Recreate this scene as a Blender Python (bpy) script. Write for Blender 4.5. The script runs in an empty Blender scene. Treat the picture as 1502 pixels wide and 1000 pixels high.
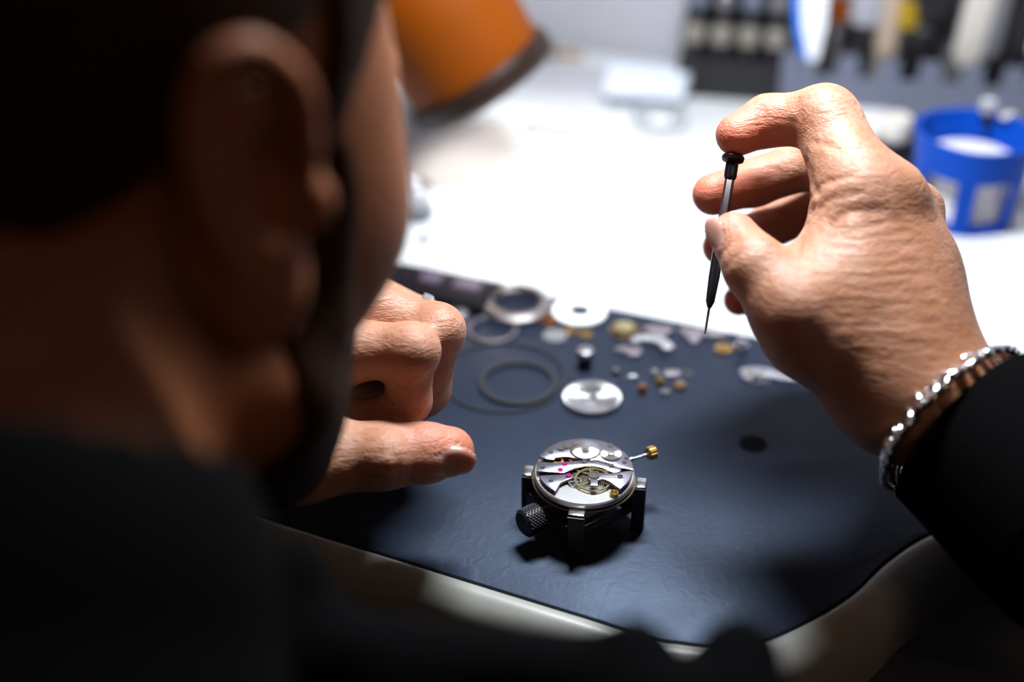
import bpy, bmesh, math, random
import numpy as np
from mathutils import Vector, Matrix
random.seed(7)
SC = bpy.context.scene
COL = SC.collection
PI = math.pi

# ------------------------------------------------------------------ camera, world, lights, exposure
PITCH = math.radians(32.3); CP, SP = math.cos(PITCH), math.sin(PITCH)
FPX, CAM_H = 1919.0, 0.316
cam_d = bpy.data.cameras.new('camera'); cam = bpy.data.objects.new('camera', cam_d); COL.objects.link(cam)
cam.location = (0, 0, CAM_H); cam.rotation_euler = (PI/2 - PITCH, 0, 0)
cam_d.sensor_width = 36; cam_d.lens = FPX/1502*36
cam_d.clip_start = 0.01; cam_d.clip_end = 50
cam_d.dof.use_dof = True; cam_d.dof.focus_distance = 0.462; cam_d.dof.aperture_fstop = 2.9
SC.camera = cam
vs = SC.view_settings
vs.view_transform = 'Standard'; vs.look = 'None'; vs.gamma = 1; vs.exposure = 0.0; vs.use_curve_mapping = False

world = bpy.data.worlds.new('world'); SC.world = world; world.use_nodes = True
bg = world.node_tree.nodes['Background']; bg.inputs[0].default_value = (0.75, 0.8, 1.0, 1); bg.inputs[1].default_value = 0.006

def area(name, loc, target, sx, sy, power, col):
    l = bpy.data.lights.new(name, 'AREA'); l.shape = 'RECTANGLE'; l.size = sx; l.size_y = sy; l.energy = power; l.color = col
    o = bpy.data.objects.new(name, l); COL.objects.link(o); o.location = loc
    o.rotation_euler = (Vector(target) - Vector(loc)).to_track_quat('-Z', 'Y').to_euler(); return o
# the long bench lamp over the work, a little beyond the hands
area('bench_lamp_light', (0.07, 0.505, 0.43), (0.07, 0.49, 0.0), 0.17, 0.06, 4.9, (0.90, 0.95, 1.0))
# weak warm fill light added high behind the watchmaker, not a known lamp
area('room_lamp_light', (0.6, -1.0, 1.3), (-0.05, 0.25, 0.15), 0.5, 0.5, 1.9, (1.0, 0.60, 0.40))

# ------------------------------------------------------------------ helpers
def W(u, v, d):                                  # a point of the place, measured on the photograph at a distance d along the view
    x, y = (u-751)/FPX*d, -(v-500)/FPX*d
    return Vector((x, d*CP + y*SP, CAM_H - d*SP + y*CP))
def P(u, v, z=0.0):                              # the point of the horizontal plane z there
    x, y = (u-751)/FPX, -(v-500)/FPX
    d = (CAM_H - z)/(SP - y*CP)
    return Vector((x*d, d*CP + y*d*SP, z))

def mat(name, col, rough=0.5, metal=0.0, spec=0.5, noise=0.0, nscale=60, bump=0.0, bscale=200, trans=0.0, coat=0.0, emit=None, aniso=0.0, ior=1.45, sss=0.0, detail=4):
    m = bpy.data.materials.new(name); m.use_nodes = True
    nt = m.node_tree; b = nt.nodes['Principled BSDF']
    b.inputs['Base Color'].default_value = (*col, 1); b.inputs['Roughness'].default_value = rough
    b.inputs['Metallic'].default_value = metal; b.inputs['Specular IOR Level'].default_value = spec
    b.inputs['Transmission Weight'].default_value = trans; b.inputs['Coat Weight'].default_value = coat
    b.inputs['IOR'].default_value = ior; b.inputs['Anisotropic'].default_value = aniso
    if sss:
        b.inputs['Subsurface Weight'].default_value = sss; b.inputs['Subsurface Scale'].default_value = 0.004
    if emit:
        b.inputs['Emission Color'].default_value = (*emit[0], 1); b.inputs['Emission Strength'].default_value = emit[1]
    tc = nt.nodes.new('ShaderNodeTexCoord')
    if noise:
        n = nt.nodes.new('ShaderNodeTexNoise'); n.inputs['Scale'].default_value = nscale; n.inputs['Detail'].default_value = detail
        nt.links.new(tc.outputs['Object'], n.inputs['Vector'])
        r = nt.nodes.new('ShaderNodeMapRange'); r.inputs[1].default_value = .3; r.inputs[2].default_value = .7
        r.inputs[3].default_value = 1-noise; r.inputs[4].default_value = 1+noise
        nt.links.new(n.outputs[0], r.inputs[0])
        mx = nt.nodes.new('ShaderNodeMix'); mx.data_type = 'RGBA'; mx.blend_type = 'MULTIPLY'; mx.inputs[0].default_value = 1
        mx.inputs[6].default_value = (*col, 1); nt.links.new(r.outputs[0], mx.inputs[7]); nt.links.new(mx.outputs[2], b.inputs['Base Color'])
    if bump:
        n = nt.nodes.new('ShaderNodeTexNoise'); n.inputs['Scale'].default_value = bscale; n.inputs['Detail'].default_value = 5
        nt.links.new(tc.outputs['Object'], n.inputs['Vector'])
        bp = nt.nodes.new('ShaderNodeBump'); bp.inputs['Strength'].default_value = bump; bp.inputs['Distance'].default_value = .001
        nt.links.new(n.outputs[0], bp.inputs['Height']); nt.links.new(bp.outputs[0], b.inputs['Normal'])
    return m

class MB:                                        # collects shapes, builds ONE mesh object
    def __init__(s): s.v, s.f, s.m = [], [], Matrix.Identity(4)
    def add(s, vs, fs):
        k = len(s.v); s.v += [tuple(s.m @ Vector(p)) for p in vs]; s.f += [tuple(i+k for i in f) for f in fs]; return s
    def box(s, c, d, rz=0, ry=0, bev=0.0):
        bm = bmesh.new(); bmesh.ops.create_cube(bm, size=1)
        bmesh.ops.scale(bm, vec=d, verts=bm.verts)
        if bev: bmesh.ops.bevel(bm, geom=bm.edges[:], offset=bev, segments=2, affect='EDGES', profile=.6)
        M = Matrix.Translation(c) @ Matrix.Rotation(rz, 4, 'Z') @ Matrix.Rotation(ry, 4, 'Y')
        bm.verts.index_update()
        s.add([M @ v.co for v in bm.verts], [[v.index for v in f.verts] for f in bm.faces]); bm.free(); return s
    def lathe(s, prof, n=40, M=None, closed=False, rmod=None):
        M = M or Matrix.Identity(4); vs, fs = [], []
        for i in range(n):
            a = 2*PI*i/n; q = rmod(i) if rmod else 1
            for r, z in prof: vs.append(M @ Vector((r*q*math.cos(a), r*q*math.sin(a), z)))
        k = len(prof); seg = k if closed else k-1
        for i in range(n):
            j = (i+1) % n
            for t in range(seg):
                t2 = (t+1) % k; fs.append((i*k+t, j*k+t, j*k+t2, i*k+t2))
        if not closed:
            if prof[0][0] > 1e-9: fs.append(tuple(i*k for i in range(n))[::-1])
            if prof[-1][0] > 1e-9: fs.append(tuple(i*k+k-1 for i in range(n)))
        return s.add(vs, fs)
    def disc(s, c, r, h, n=40, bev=None):
        bev = h*.25 if bev is None else bev
        return s.lathe([(r-bev, 0), (r, bev), (r, h-bev), (r-bev, h)], n, Matrix.Translation(c))
    def ring(s, c, ro, ri, h, n=56, bev=None, M=None):
        b = min(h, ro-ri)*.25 if bev is None else bev
        return s.lathe([(ri+b, 0), (ro-b, 0), (ro, b), (ro, h-b), (ro-b, h), (ri+b, h), (ri, h-b), (ri, b)], n, (M or Matrix.Translation(c)), closed=True)
    def cyl(s, a, b, ra, rb=None, n=20, bev=None):
        a, b = Vector(a), Vector(b); rb = ra if rb is None else rb; L = (b-a).length
        bev = min(ra, L)*.15 if bev is None else bev
        M = Matrix.Translation(a) @ (b-a).to_track_quat('Z', 'Y').to_matrix().to_4x4()
        return s.lathe([(max(ra-bev, 1e-6), 0), (ra, bev), (rb, L-bev), (max(rb-bev, 1e-6), L)], n, M)
    def tube(s, pts, rad, n=10):
        pts = [Vector(p) for p in pts]; vs, fs = [], []
        rad = rad if isinstance(rad, (list, tuple)) else [rad]*len(pts); up = Vector((.13, .2, .97))
        for i, p in enumerate(pts):
            t = (pts[min(i+1, len(pts)-1)] - pts[max(i-1, 0)]).normalized(); x = t.cross(up).normalized(); y = x.cross(t)
            for k in range(n):
                a = 2*PI*k/n; vs.append(p + (x*math.cos(a) + y*math.sin(a))*rad[i])
        for i in range(len(pts)-1):
            for k in range(n): fs.append((i*n+k, i*n+(k+1) % n, (i+1)*n+(k+1) % n, (i+1)*n+k))
        fs += [tuple(range(n))[::-1], tuple((len(pts)-1)*n+k for k in range(n))]
        return s.add(vs, fs)
    def prism(s, pts, z0, z1, bev=0.0, seg=2):
        bm = bmesh.new(); vv = [bm.verts.new((p[0], p[1], z0)) for p in pts]; f = bm.faces.new(vv)
        r = bmesh.ops.extrude_face_region(bm, geom=[f]); up = [g for g in r['geom'] if isinstance(g, bmesh.types.BMVert)]
        bmesh.ops.translate(bm, vec=(0, 0, z1-z0), verts=up)
        if bev:
            es = [e for e in bm.edges if abs(e.verts[0].co.z-z1) < 1e-9 and abs(e.verts[1].co.z-z1) < 1e-9]
            bmesh.ops.bevel(bm, geom=es, offset=bev, segments=seg, affect='EDGES', profile=.5)
        bmesh.ops.recalc_face_normals(bm, faces=bm.faces); bm.verts.index_update()
        s.add([v.co.copy() for v in bm.verts], [[v.index for v in f.verts] for f in bm.faces]); bm.free(); return s
    def build(s, name, m, parent=None, smooth=True, ang=35):
        me = bpy.data.meshes.new(name); me.from_pydata(s.v, [], s.f)
        bm = bmesh.new(); bm.from_mesh(me); bmesh.ops.recalc_face_normals(bm, faces=bm.faces)
        if smooth:
            for f in bm.faces: f.smooth = True
            for e in bm.edges:
                if len(e.link_faces) == 2 and e.calc_face_angle(0) > math.radians(ang): e.smooth = False
        bm.to_mesh(me); bm.free(); me.materials.append(m)
        o = bpy.data.objects.new(name, me); COL.objects.link(o); o.parent = parent; return o

def tag(o, label=None, cat=None, group=None, kind=None):
    for k, v in (('label', label), ('category', cat), ('group', group), ('kind', kind)):
        if v: o[k] = v
    return o
def thing(name, label, cat, loc=(0, 0, 0), rz=0, group=None):
    o = bpy.data.objects.new(name, None); COL.objects.link(o); o.location = loc; o.rotation_euler = (0, 0, rz); o.empty_display_size = .01
    return tag(o, label, cat, group)
def dup(root, loc=None, rot=None, label=None, group=None):
    r = root.copy(); COL.objects.link(r)
    if loc is not None: r.location = loc
    if rot is not None: r.rotation_euler = rot
    tag(r, label, None, group)
    for ch in list(root.children):
        c = ch.copy(); COL.objects.link(c); c.parent = r
        for g in list(ch.children):
            d = g.copy(); COL.objects.link(d); d.parent = c
    return r
def catmull(pts, n=8, closed=False):
    out = []; N = len(pts)
    for i in range(N if closed else N-1):
        g = (lambda k: pts[k % N]) if closed else (lambda k: pts[max(0, min(N-1, k))])
        a, b, c, d = (Vector(g(i+k)) for k in (-1, 0, 1, 2))
        for t in range(n):
            t /= n; out.append(.5*((2*b) + (c-a)*t + (2*a-5*b+4*c-d)*t*t + (3*b-a-3*c+d)*t**3))
    if not closed: out.append(Vector(pts[-1]))
    return out

# ---- signed distance fields for the body: one continuous surface
class SDF:
    def __init__(s, lo, hi, h):
        s.o = np.array(lo, float); s.h = h; s.n = np.ceil((np.array(hi)-s.o)/h).astype(int)+1
        s.F = np.full(s.n, 1.0, np.float32)
    def block(s, lo, hi):
        a = np.clip(np.floor((np.array(lo)-s.o)/s.h).astype(int), 0, s.n); b = np.clip(np.ceil((np.array(hi)-s.o)/s.h).astype(int)+1, 0, s.n)
        if (b <= a).any(): return None, None
        g = np.meshgrid(*[s.o[i]+s.h*np.arange(a[i], b[i]) for i in range(3)], indexing='ij')
        return tuple(slice(a[i], b[i]) for i in range(3)), np.stack(g, -1)
    def mix(s, sl, d, k, op='add'):
        A = s.F[sl]
        if op == 'add': h = np.clip(.5+.5*(A-d)/k, 0, 1); s.F[sl] = A*(1-h)+d*h-k*h*(1-h)
        else: d = -d; h = np.clip(.5-.5*(A-d)/k, 0, 1); s.F[sl] = A*(1-h)+d*h+k*h*(1-h)
    def cap(s, a, b, ra, rb=None, k=.006, op='add'):
        a, b = np.array(a, float), np.array(b, float); rb = ra if rb is None else rb; m = max(ra, rb)+k+4*s.h
        sl, X = s.block(np.minimum(a, b)-m, np.maximum(a, b)+m)
        if sl is None: return
        ab = b-a; t = np.clip(((X-a) @ ab)/max(ab @ ab, 1e-12), 0, 1)
        s.mix(sl, np.linalg.norm(X-a-t[..., None]*ab, axis=-1)-(ra+(rb-ra)*t), k, op)
    def ell(s, c, r, R=None, k=.006, op='add'):
        c = np.array(c, float); r = np.array(r, float); m = r.max()+k+4*s.h
        sl, X = s.block(c-m, c+m)
        if sl is None: return
        Y = X-c
        if R is not None: Y = Y @ np.array(R)          # columns of R are the axes
        q = np.linalg.norm(Y/r, axis=-1); g = np.linalg.norm(Y/(r*r), axis=-1)
        s.mix(sl, np.where(g > 1e-9, q*(q-1)/np.maximum(g, 1e-9), -r.min()), k, op)
    def groove(s, pts, width, depth):
        pts = [np.array(p, float) for p in pts]; P_ = np.array(pts); m = width*3
        sl, X = s.block(P_.min(0)-m, P_.max(0)+m)
        if sl is None: return
        D = np.full(X.shape[:3], 1.0)
        for a, b in zip(pts[:-1], pts[1:]):
            ab = b-a; t = np.clip(((X-a) @ ab)/max(ab @ ab, 1e-12), 0, 1); D = np.minimum(D, np.linalg.norm(X-a-t[..., None]*ab, axis=-1))
        s.F[sl] += (depth*np.exp(-(D/width)**2)).astype(np.float32)
    def keep(s, fn, k=.003):                          # intersect with fn(X) < 0
        sl, X = s.block(s.o-1, s.o+s.h*s.n+1)
        d = fn(X); A = s.F; h = np.clip(.5-.5*(d-A)/k, 0, 1); s.F = (d*(1-h)+A*h+k*h*(1-h)).astype(np.float32)
    def mesh(s):
        F = s.F; n = s.n; I = F < 0
        cs = [F[dx:n[0]-1+dx, dy:n[1]-1+dy, dz:n[2]-1+dz] for dx in (0, 1) for dy in (0, 1) for dz in (0, 1)]
        ins = sum((c < 0).astype(np.int8) for c in cs); act = (ins > 0) & (ins < 8)
        ix = np.argwhere(act); vals = np.stack([c[act] for c in cs], -1); off = np.array([(dx, dy, dz) for dx in (0, 1) for dy in (0, 1) for dz in (0, 1)], float)
        S = np.zeros((len(ix), 3)); cnt = np.zeros(len(ix))
        for a in range(8):
            for b in range(a+1, 8):
                if np.abs(off[a]-off[b]).sum() != 1: continue
                x = (vals[:, a] < 0) != (vals[:, b] < 0); t = vals[:, a]/np.where(x, vals[:, a]-vals[:, b], 1)
                S += np.where(x[:, None], off[a]+(off[b]-off[a])*t[:, None], 0); cnt += x
        V = s.o + s.h*(ix + S/cnt[:, None])
        idx = np.full(act.shape, -1, np.int64); idx[act] = np.arange(len(ix)); Q = []
        for ax in range(3):
            u, w = (ax+1) % 3, (ax+2) % 3
            a = [slice(None)]*3; b = [slice(None)]*3; a[ax] = slice(0, -1); b[ax] = slice(1, None)
            A, B = I[tuple(a)], I[tuple(b)]; x = np.argwhere(A != B)
            ok = (x[:, u] > 0) & (x[:, w] > 0) & (x[:, u] < n[u]-1) & (x[:, w] < n[w]-1); x = x[ok]
            def at(du, dw):
                y = x.copy(); y[:, u] += du; y[:, w] += dw; return idx[y[:, 0], y[:, 1], y[:, 2]]
            q = np.stack([at(-1, -1), at(0, -1), at(0, 0), at(-1, 0)], -1)
            fl = ~A[x[:, 0], x[:, 1], x[:, 2]]; q[fl] = q[fl][:, ::-1]; Q.append(q)
        return V, np.concatenate(Q)
def mesh_np(name, parts, m, parent=None, attrs=None):
    V = np.concatenate([p[0] for p in parts]); k = 0; F = []
    for p in parts: F.append(p[1]+k); k += len(p[0])
    F = np.concatenate(F); me = bpy.data.meshes.new(name)
    me.vertices.add(len(V)); me.vertices.foreach_set('co', V.astype(np.float32).ravel())
    me.loops.add(F.size); me.loops.foreach_set('vertex_index', F.astype(np.int32).ravel())
    me.polygons.add(len(F)); me.polygons.foreach_set('loop_start', np.arange(0, F.size, 4, dtype=np.int32)); me.polygons.foreach_set('loop_total', np.full(len(F), 4, np.int32))
    me.update(); me.validate(); me.polygons.foreach_set('use_smooth', np.ones(len(me.polygons), bool))
    for an, vals in (attrs or {}).items():
        a = me.attributes.new(an, 'FLOAT', 'POINT'); a.data.foreach_set('value', vals.astype(np.float32))
    me.materials.append(m); o = bpy.data.objects.new(name, me); COL.objects.link(o); o.parent = parent; return o
# ------------------------------------------------------------------ materials
M = dict(
    white=mat('white_laminate', (.64, .65, .67), .4, noise=.03, nscale=30),
    wall=mat('wall_paint', (.55, .55, .60), .7, noise=.05, nscale=6),
    floor=mat('dark_floor', (.03, .03, .033), .6, noise=.2, nscale=8),
    steel=mat('steel', (.75, .75, .78), .25, 1, noise=.06, nscale=400),
    silver=mat('silver', (.86, .86, .88), .18, 1),
    grey_steel=mat('grey_steel', (.45, .44, .47), .35, 1),
    dark_steel=mat('dark_steel', (.09, .09, .10), .35, .8),
    gold=mat('gold', (.80, .52, .16), .25, 1),
    brass=mat('brass', (.62, .38, .15), .35, 1),
    copper=mat('copper', (.62, .25, .10), .35, 1),
    black=mat('black_plastic', (.012, .012, .014), .42),
    gloss_black=mat('gloss_black', (.01, .01, .013), .15),
    rubber=mat('black_rubber', (.018, .019, .024), .45),
    white_plastic=mat('white_plastic', (.86, .86, .88), .4),
    blue=mat('blue_plastic', (.0003, .060, .44), .4, spec=.15),
    orange=mat('orange_enamel', (.21, .045, .0005), .5, spec=.2, noise=.06, nscale=20),
    brown=mat('brown_bakelite', (.022, .010, .006), .4),
    slate=mat('slate_plastic', (.14, .155, .215), .5),
    cream=mat('cream_plastic', (.62, .58, .53), .45),
    beige=mat('beige_wood', (.42, .33, .26), .5, noise=.1, nscale=90),
    yellow=mat('yellow_plastic', (.38, .24, .006), .4),
    red=mat('dark_red_plastic', (.28, .02, .025), .4),
    ruby=mat('ruby', (.45, .02, .24), .1, trans=.3, coat=.5),
    glass=mat('clear_glass', (.95, .97, .97), .03, trans=1, ior=1.5),
    frost=mat('clear_plastic', (.90, .92, .95), .2, trans=.8, ior=1.3),
    paper=mat('white_paper', (.84, .84, .86), .8),
    greyp=mat('grey_film', (.44, .46, .50), .5),
    ceramic=mat('white_ceramic', (.88, .92, .92), .3),
)
# mat: dark navy rubber, fine scuffs
def mat_rubber():
    m = mat('navy_rubber_mat', (.013, .017, .031), .42, spec=.4); nt = m.node_tree; b = nt.nodes['Principled BSDF']; b.inputs['Specular Tint'].default_value = (.55, .72, 1, 1)
    tc = nt.nodes.new('ShaderNodeTexCoord')
    n = nt.nodes.new('ShaderNodeTexNoise'); n.inputs['Scale'].default_value = 28; n.inputs['Detail'].default_value = 6; nt.links.new(tc.outputs['Object'], n.inputs['Vector'])
    r = nt.nodes.new('ShaderNodeMapRange'); r.inputs[3].default_value = .36; r.inputs[4].default_value = .56; nt.links.new(n.outputs[0], r.inputs[0]); nt.links.new(r.outputs[0], b.inputs['Roughness'])
    n2 = nt.nodes.new('ShaderNodeTexNoise'); n2.inputs['Scale'].default_value = 160; n2.inputs['Detail'].default_value = 6; n2.inputs['Distortion'].default_value = 1.5; nt.links.new(tc.outputs['Object'], n2.inputs['Vector'])
    bp = nt.nodes.new('ShaderNodeBump'); bp.inputs['Strength'].default_value = .16; bp.inputs['Distance'].default_value = .0008; nt.links.new(n2.outputs[0], bp.inputs['Height']); nt.links.new(bp.outputs[0], b.inputs['Normal'])
    # pale specks of dust and small scratches
    v = nt.nodes.new('ShaderNodeTexVoronoi'); v.inputs['Scale'].default_value = 90; v.inputs['Randomness'].default_value = 1; nt.links.new(tc.outputs['Object'], v.inputs['Vector'])
    r2 = nt.nodes.new('ShaderNodeMapRange'); r2.inputs[1].default_value = .02; r2.inputs[2].default_value = .05; r2.inputs[3].default_value = 1; r2.inputs[4].default_value = 0; nt.links.new(v.outputs['Distance'], r2.inputs[0])
    mx = nt.nodes.new('ShaderNodeMix'); mx.data_type = 'RGBA'; mx.inputs[6].default_value = (.013, .017, .031, 1); mx.inputs[7].default_value = (.05, .06, .09, 1)
    nt.links.new(r2.outputs[0], mx.inputs[0]); nt.links.new(mx.outputs[2], b.inputs['Base Color']); return m
M['mat'] = mat_rubber()
def mat_skin():
    m = mat('skin', (.6, .36, .26), .46, spec=.5, sss=.3); nt = m.node_tree; b = nt.nodes['Principled BSDF']; L = nt.links.new
    b.inputs['Subsurface Radius'].default_value = (1.0, .24, .1); b.inputs['Subsurface Scale'].default_value = .006
    tc = nt.nodes.new('ShaderNodeTexCoord')
    def noise(sc, det=4, dist=0):
        n = nt.nodes.new('ShaderNodeTexNoise'); n.inputs['Scale'].default_value = sc; n.inputs['Detail'].default_value = det; n.inputs['Distortion'].default_value = dist; L(tc.outputs['Object'], n.inputs['Vector']); return n.outputs[0]
    def rng(src, a, b_, c, d):
        r = nt.nodes.new('ShaderNodeMapRange'); r.interpolation_type = 'SMOOTHSTEP'
        for i, x in enumerate((a, b_, c, d)): r.inputs[i+1].default_value = x
        L(src, r.inputs[0]); return r.outputs[0]
    def mixc(f, A, B, mode='MIX'):
        x = nt.nodes.new('ShaderNodeMix'); x.data_type = 'RGBA'; x.blend_type = mode
        if isinstance(f, float): x.inputs[0].default_value = f
        else: L(f, x.inputs[0])
        for sck, val in ((x.inputs[6], A), (x.inputs[7], B)):
            if isinstance(val, tuple): sck.default_value = (*val, 1)
            else: L(val, sck)
        return x.outputs[2]
    def attr(nm):
        a = nt.nodes.new('ShaderNodeAttribute'); a.attribute_name = nm; return a.outputs['Fac']
    c = mixc(rng(noise(70), .35, .65, 0, 1), (.40, .195, .115), (.49, .265, .178))
    c = mixc(rng(noise(420, 3), .55, .64, 0, .6), c, (.36, .16, .085))           # freckles
    c = mixc(attr('flush'), c, (.62, .18, .11))                                    # redder finger pads, knuckles, ear; glow through the fingertips painted in
    c = mixc(attr('nail'), c, (.56, .31, .25))
    c = mixc(attr('tan'), c, (.31, .115, .050))  # shade on the wrist and backlit head put into the skin colour
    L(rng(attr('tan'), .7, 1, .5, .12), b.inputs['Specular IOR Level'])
    L(c, b.inputs['Base Color'])
    # pores and the cross-hatch of fine creases
    mp = nt.nodes.new('ShaderNodeMapping'); mp.inputs['Rotation'].default_value = (.3, .2, -.35); mp.inputs['Scale'].default_value = (350, 900, 900); L(tc.outputs['Object'], mp.inputs['Vector'])
    v = nt.nodes.new('ShaderNodeTexVoronoi'); v.feature = 'DISTANCE_TO_EDGE'; v.inputs['Scale'].default_value = 1; L(mp.outputs[0], v.inputs['Vector'])
    wv = nt.nodes.new('ShaderNodeTexNoise'); wv.inputs['Scale'].default_value = 1; wv.inputs['Detail'].default_value = 3; wv.inputs['Distortion'].default_value = .6
    mp2 = nt.nodes.new('ShaderNodeMapping'); mp2.inputs['Rotation'].default_value = (.25, .1, -.25); mp2.inputs['Scale'].default_value = (130, 300, 560); L(tc.outputs['Object'], mp2.inputs['Vector']); L(mp2.outputs[0], wv.inputs['Vector'])
    ad = nt.nodes.new('ShaderNodeMath'); ad.operation = 'MULTIPLY_ADD'; L(rng(v.outputs['Distance'], 0, .25, 0, 1), ad.inputs[0]); ad.inputs[1].default_value = .12; L(wv.outputs[0], ad.inputs[2])
    inv = nt.nodes.new('ShaderNodeMath'); inv.operation = 'SUBTRACT'; inv.inputs[0].default_value = 1; L(attr('nail'), inv.inputs[1])
    ml = nt.nodes.new('ShaderNodeMath'); ml.operation = 'MULTIPLY'; L(ad.outputs[0], ml.inputs[0]); L(inv.outputs[0], ml.inputs[1])
    bp = nt.nodes.new('ShaderNodeBump'); bp.inputs['Strength'].default_value = .65; bp.inputs['Distance'].default_value = .0009; L(ml.outputs[0], bp.inputs['Height']); L(bp.outputs[0], b.inputs['Normal'])
    L(rng(attr('nail'), 0, 1, .5, .28), b.inputs['Roughness'])
    return m
M['skin'] = mat_skin()
M['cloth'] = mat('black_cloth', (.0022, .0022, .0026), .9, spec=.04, bump=.5, bscale=900)
M['trouser'] = mat('dark_trousers', (.008, .008, .011), .9, spec=.1)
M['hair'] = mat('dark_hair', (.030, .013, .006), .7, spec=.08, bump=.8, bscale=700, noise=.4, nscale=300)
M['eye'] = mat('eye', (.7, .68, .65), .1)

# ------------------------------------------------------------------ setting: wall, floor, bench
BA = math.radians(-21.5)                               # the bench runs at this angle to the view
ba, bb = Vector((math.cos(BA), math.sin(BA), 0)), Vector((-math.sin(BA), math.cos(BA), 0))
FZ = -0.92
wall_c = Vector((.10, .875, 0))
def slab(name, pts, z0, z1, m):
    o = MB().prism([(p.x, p.y) for p in pts], z0, z1).build(name, m); o['kind'] = 'structure'; return o
slab('wall_back', [wall_c-ba*1.3, wall_c+ba*1.3, wall_c+ba*1.3+bb*.1, wall_c-ba*1.3+bb*.1], FZ, 1.2, M['wall'])
slab('floor', [wall_c-ba*1.3+bb*.1, wall_c+ba*1.3+bb*.1, wall_c+ba*1.3-bb*2.2, wall_c-ba*1.3-bb*2.2], FZ-.05, FZ, M['floor'])

front = [(-.60, .600), (-.30, .470), (-.0809, .3725), (.0342, .3215), (.0563, .3136), (.0720, .3128), (.0885, .3168), (.1151, .3347), (.1339, .3538), (.1537, .3687), (.182, .380), (.225, .375)]
fr_s = [(p.x, p.y) for p in catmull([Vector((x, y, 0)) for x, y in front[2:]], 6)]
def offset(pts, d):
    out = []
    for i, p in enumerate(pts):
        a = Vector(pts[max(i-1, 0)]); b = Vector(pts[min(i+1, len(pts)-1)]); t = (b-a).normalized(); out.append((p[0]+t.y*d, p[1]-t.x*d))
    return out
far_l, far_r = Vector((-.051, .5675, 0)), Vector((.1053, .5057, 0)); fdir = (far_r-far_l).normalized()
mat_pts = [tuple((far_l-fdir*.135)[:2])] + [tuple((far_l-fdir*.19-bb*.055)[:2])] + [(-.235, .441)] + fr_s + [(.252, .385)] + [tuple((far_l+fdir*.33-bb*.01)[:2]), tuple((far_l+fdir*.32)[:2])]
bench = thing('workbench', 'white workbench with a rounded front lip under the black mat', 'workbench', (0, 0, 0))
inn = offset(fr_s, -.004)
wl, wr = wall_c-ba*.75-bb*.012, wall_c+ba*.75-bb*.012
top_pts = [tuple(wl[:2]), (-.62, .616), (-.30, .474)] + inn + [(.30, .352), (.62, .222), tuple(wr[:2])]
rows_ = [(-.0035, -.0030), (.0001, -.0022), (.0009, -.0006), (.0030, .0002), (.0060, -.0008), (.0090, -.0035), (.0115, -.0075), (.0130, -.0125), (.0135, -.020), (.0125, -.034), (-.0035, -.034)]
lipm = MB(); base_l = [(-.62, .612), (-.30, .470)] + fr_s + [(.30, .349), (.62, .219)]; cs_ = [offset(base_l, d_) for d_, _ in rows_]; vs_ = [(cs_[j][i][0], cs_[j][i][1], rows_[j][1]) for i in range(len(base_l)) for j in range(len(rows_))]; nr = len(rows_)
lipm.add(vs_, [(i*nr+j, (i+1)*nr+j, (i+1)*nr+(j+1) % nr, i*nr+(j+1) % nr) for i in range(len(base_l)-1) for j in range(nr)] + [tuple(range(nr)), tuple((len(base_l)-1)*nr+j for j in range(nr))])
lipm.build('front_lip', mat('lip_grey_white', (.34, .34, .31), .35, noise=.05, nscale=50), bench, ang=60)  # shade on the white lip put into its darker grey colour
MB().prism(top_pts, -.032, -.0018, bev=.0004, seg=1).build('bench_top', M['white'], bench)
# thin apron below the lip, set back, and four legs
apr = [wl-bb*.03+ba*.05, wr-bb*.03-ba*.05, Vector((.55, .30, 0)), Vector((-.53, .63, 0))]
MB().prism([(p.x, p.y) for p in apr], -.11, -.0325).build('apron', M['white'], bench)
for q in (wl+ba*.08-bb*.06, wr-ba*.08-bb*.06, Vector((.52, .37, 0)), Vector((-.50, .68, 0))):
    MB().box((q.x, q.y, (FZ-.11)/2), (.05, .05, -FZ-.11), rz=BA, bev=.004).build('leg', M['white'], bench)
o = MB().prism(mat_pts, -.0018, 0, bev=.0006).build('bench_mat', M['mat']); tag(o, 'dark navy rubber work mat covering the front of the white bench', 'mat')
# ------------------------------------------------------------------ the watchmaker
def perp_frame(A, hint):
    w = (hint - A*hint.dot(A)).normalized(); return w, A.cross(w).normalized()
# -- right hand, holding the screwdriver
WR = W(1374, 592, .440); EL = Vector((.30, .165, -.005)); ARM = (EL-WR).normalized()
WID, NRM = perp_frame(ARM, W(1374, 592, .48)-W(1374, 592, .42))
mc = {i: (W(*a), W(*b), r0, r1) for i, a, b, r0, r1 in (
    (2, (1335, 570, .430), (1264, 290, .440), .0130, .0118), (3, (1358, 568, .437), (1308, 302, .452), .014, .0118),
    (4, (1374, 566, .447), (1318, 335, .470), .0135, .0112), (5, (1382, 570, .458), (1335, 390, .488), .0125, .0100))}
fing = {2: [W(1207, 173, .462), W(1126, 177, .470), W(1081, 198, .467)], 3: [W(1196, 236, .494), W(1106, 268, .496), W(1046, 285, .488)],
        4: [W(1215, 300, .514), W(1128, 332, .516), W(1058, 362, .503)], 5: [W(1225, 400, .530), W(1135, 428, .528), W(1084, 440, .518)]}
frad = {2: (.0120, .0106, .0089, .0076), 3: (.0112, .0100, .0087, .0078), 4: (.0105, .0095, .0082, .0072), 5: (.0090, .0080, .0070, .0062)}
S = SDF((.02, .30, -.01), (.24, .52, .175), .00105)
S.cap(WR-ARM*.012+WID*.008, WR+ARM*.07+WID*.005, .0200, .021, .01); S.cap(WR-ARM*.012-WID*.008, WR+ARM*.07-WID*.005, .0200, .021, .012); S.cap(W(1243, 240, .450), W(1222, 190, .459), .0112, .0108, .006)
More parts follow.
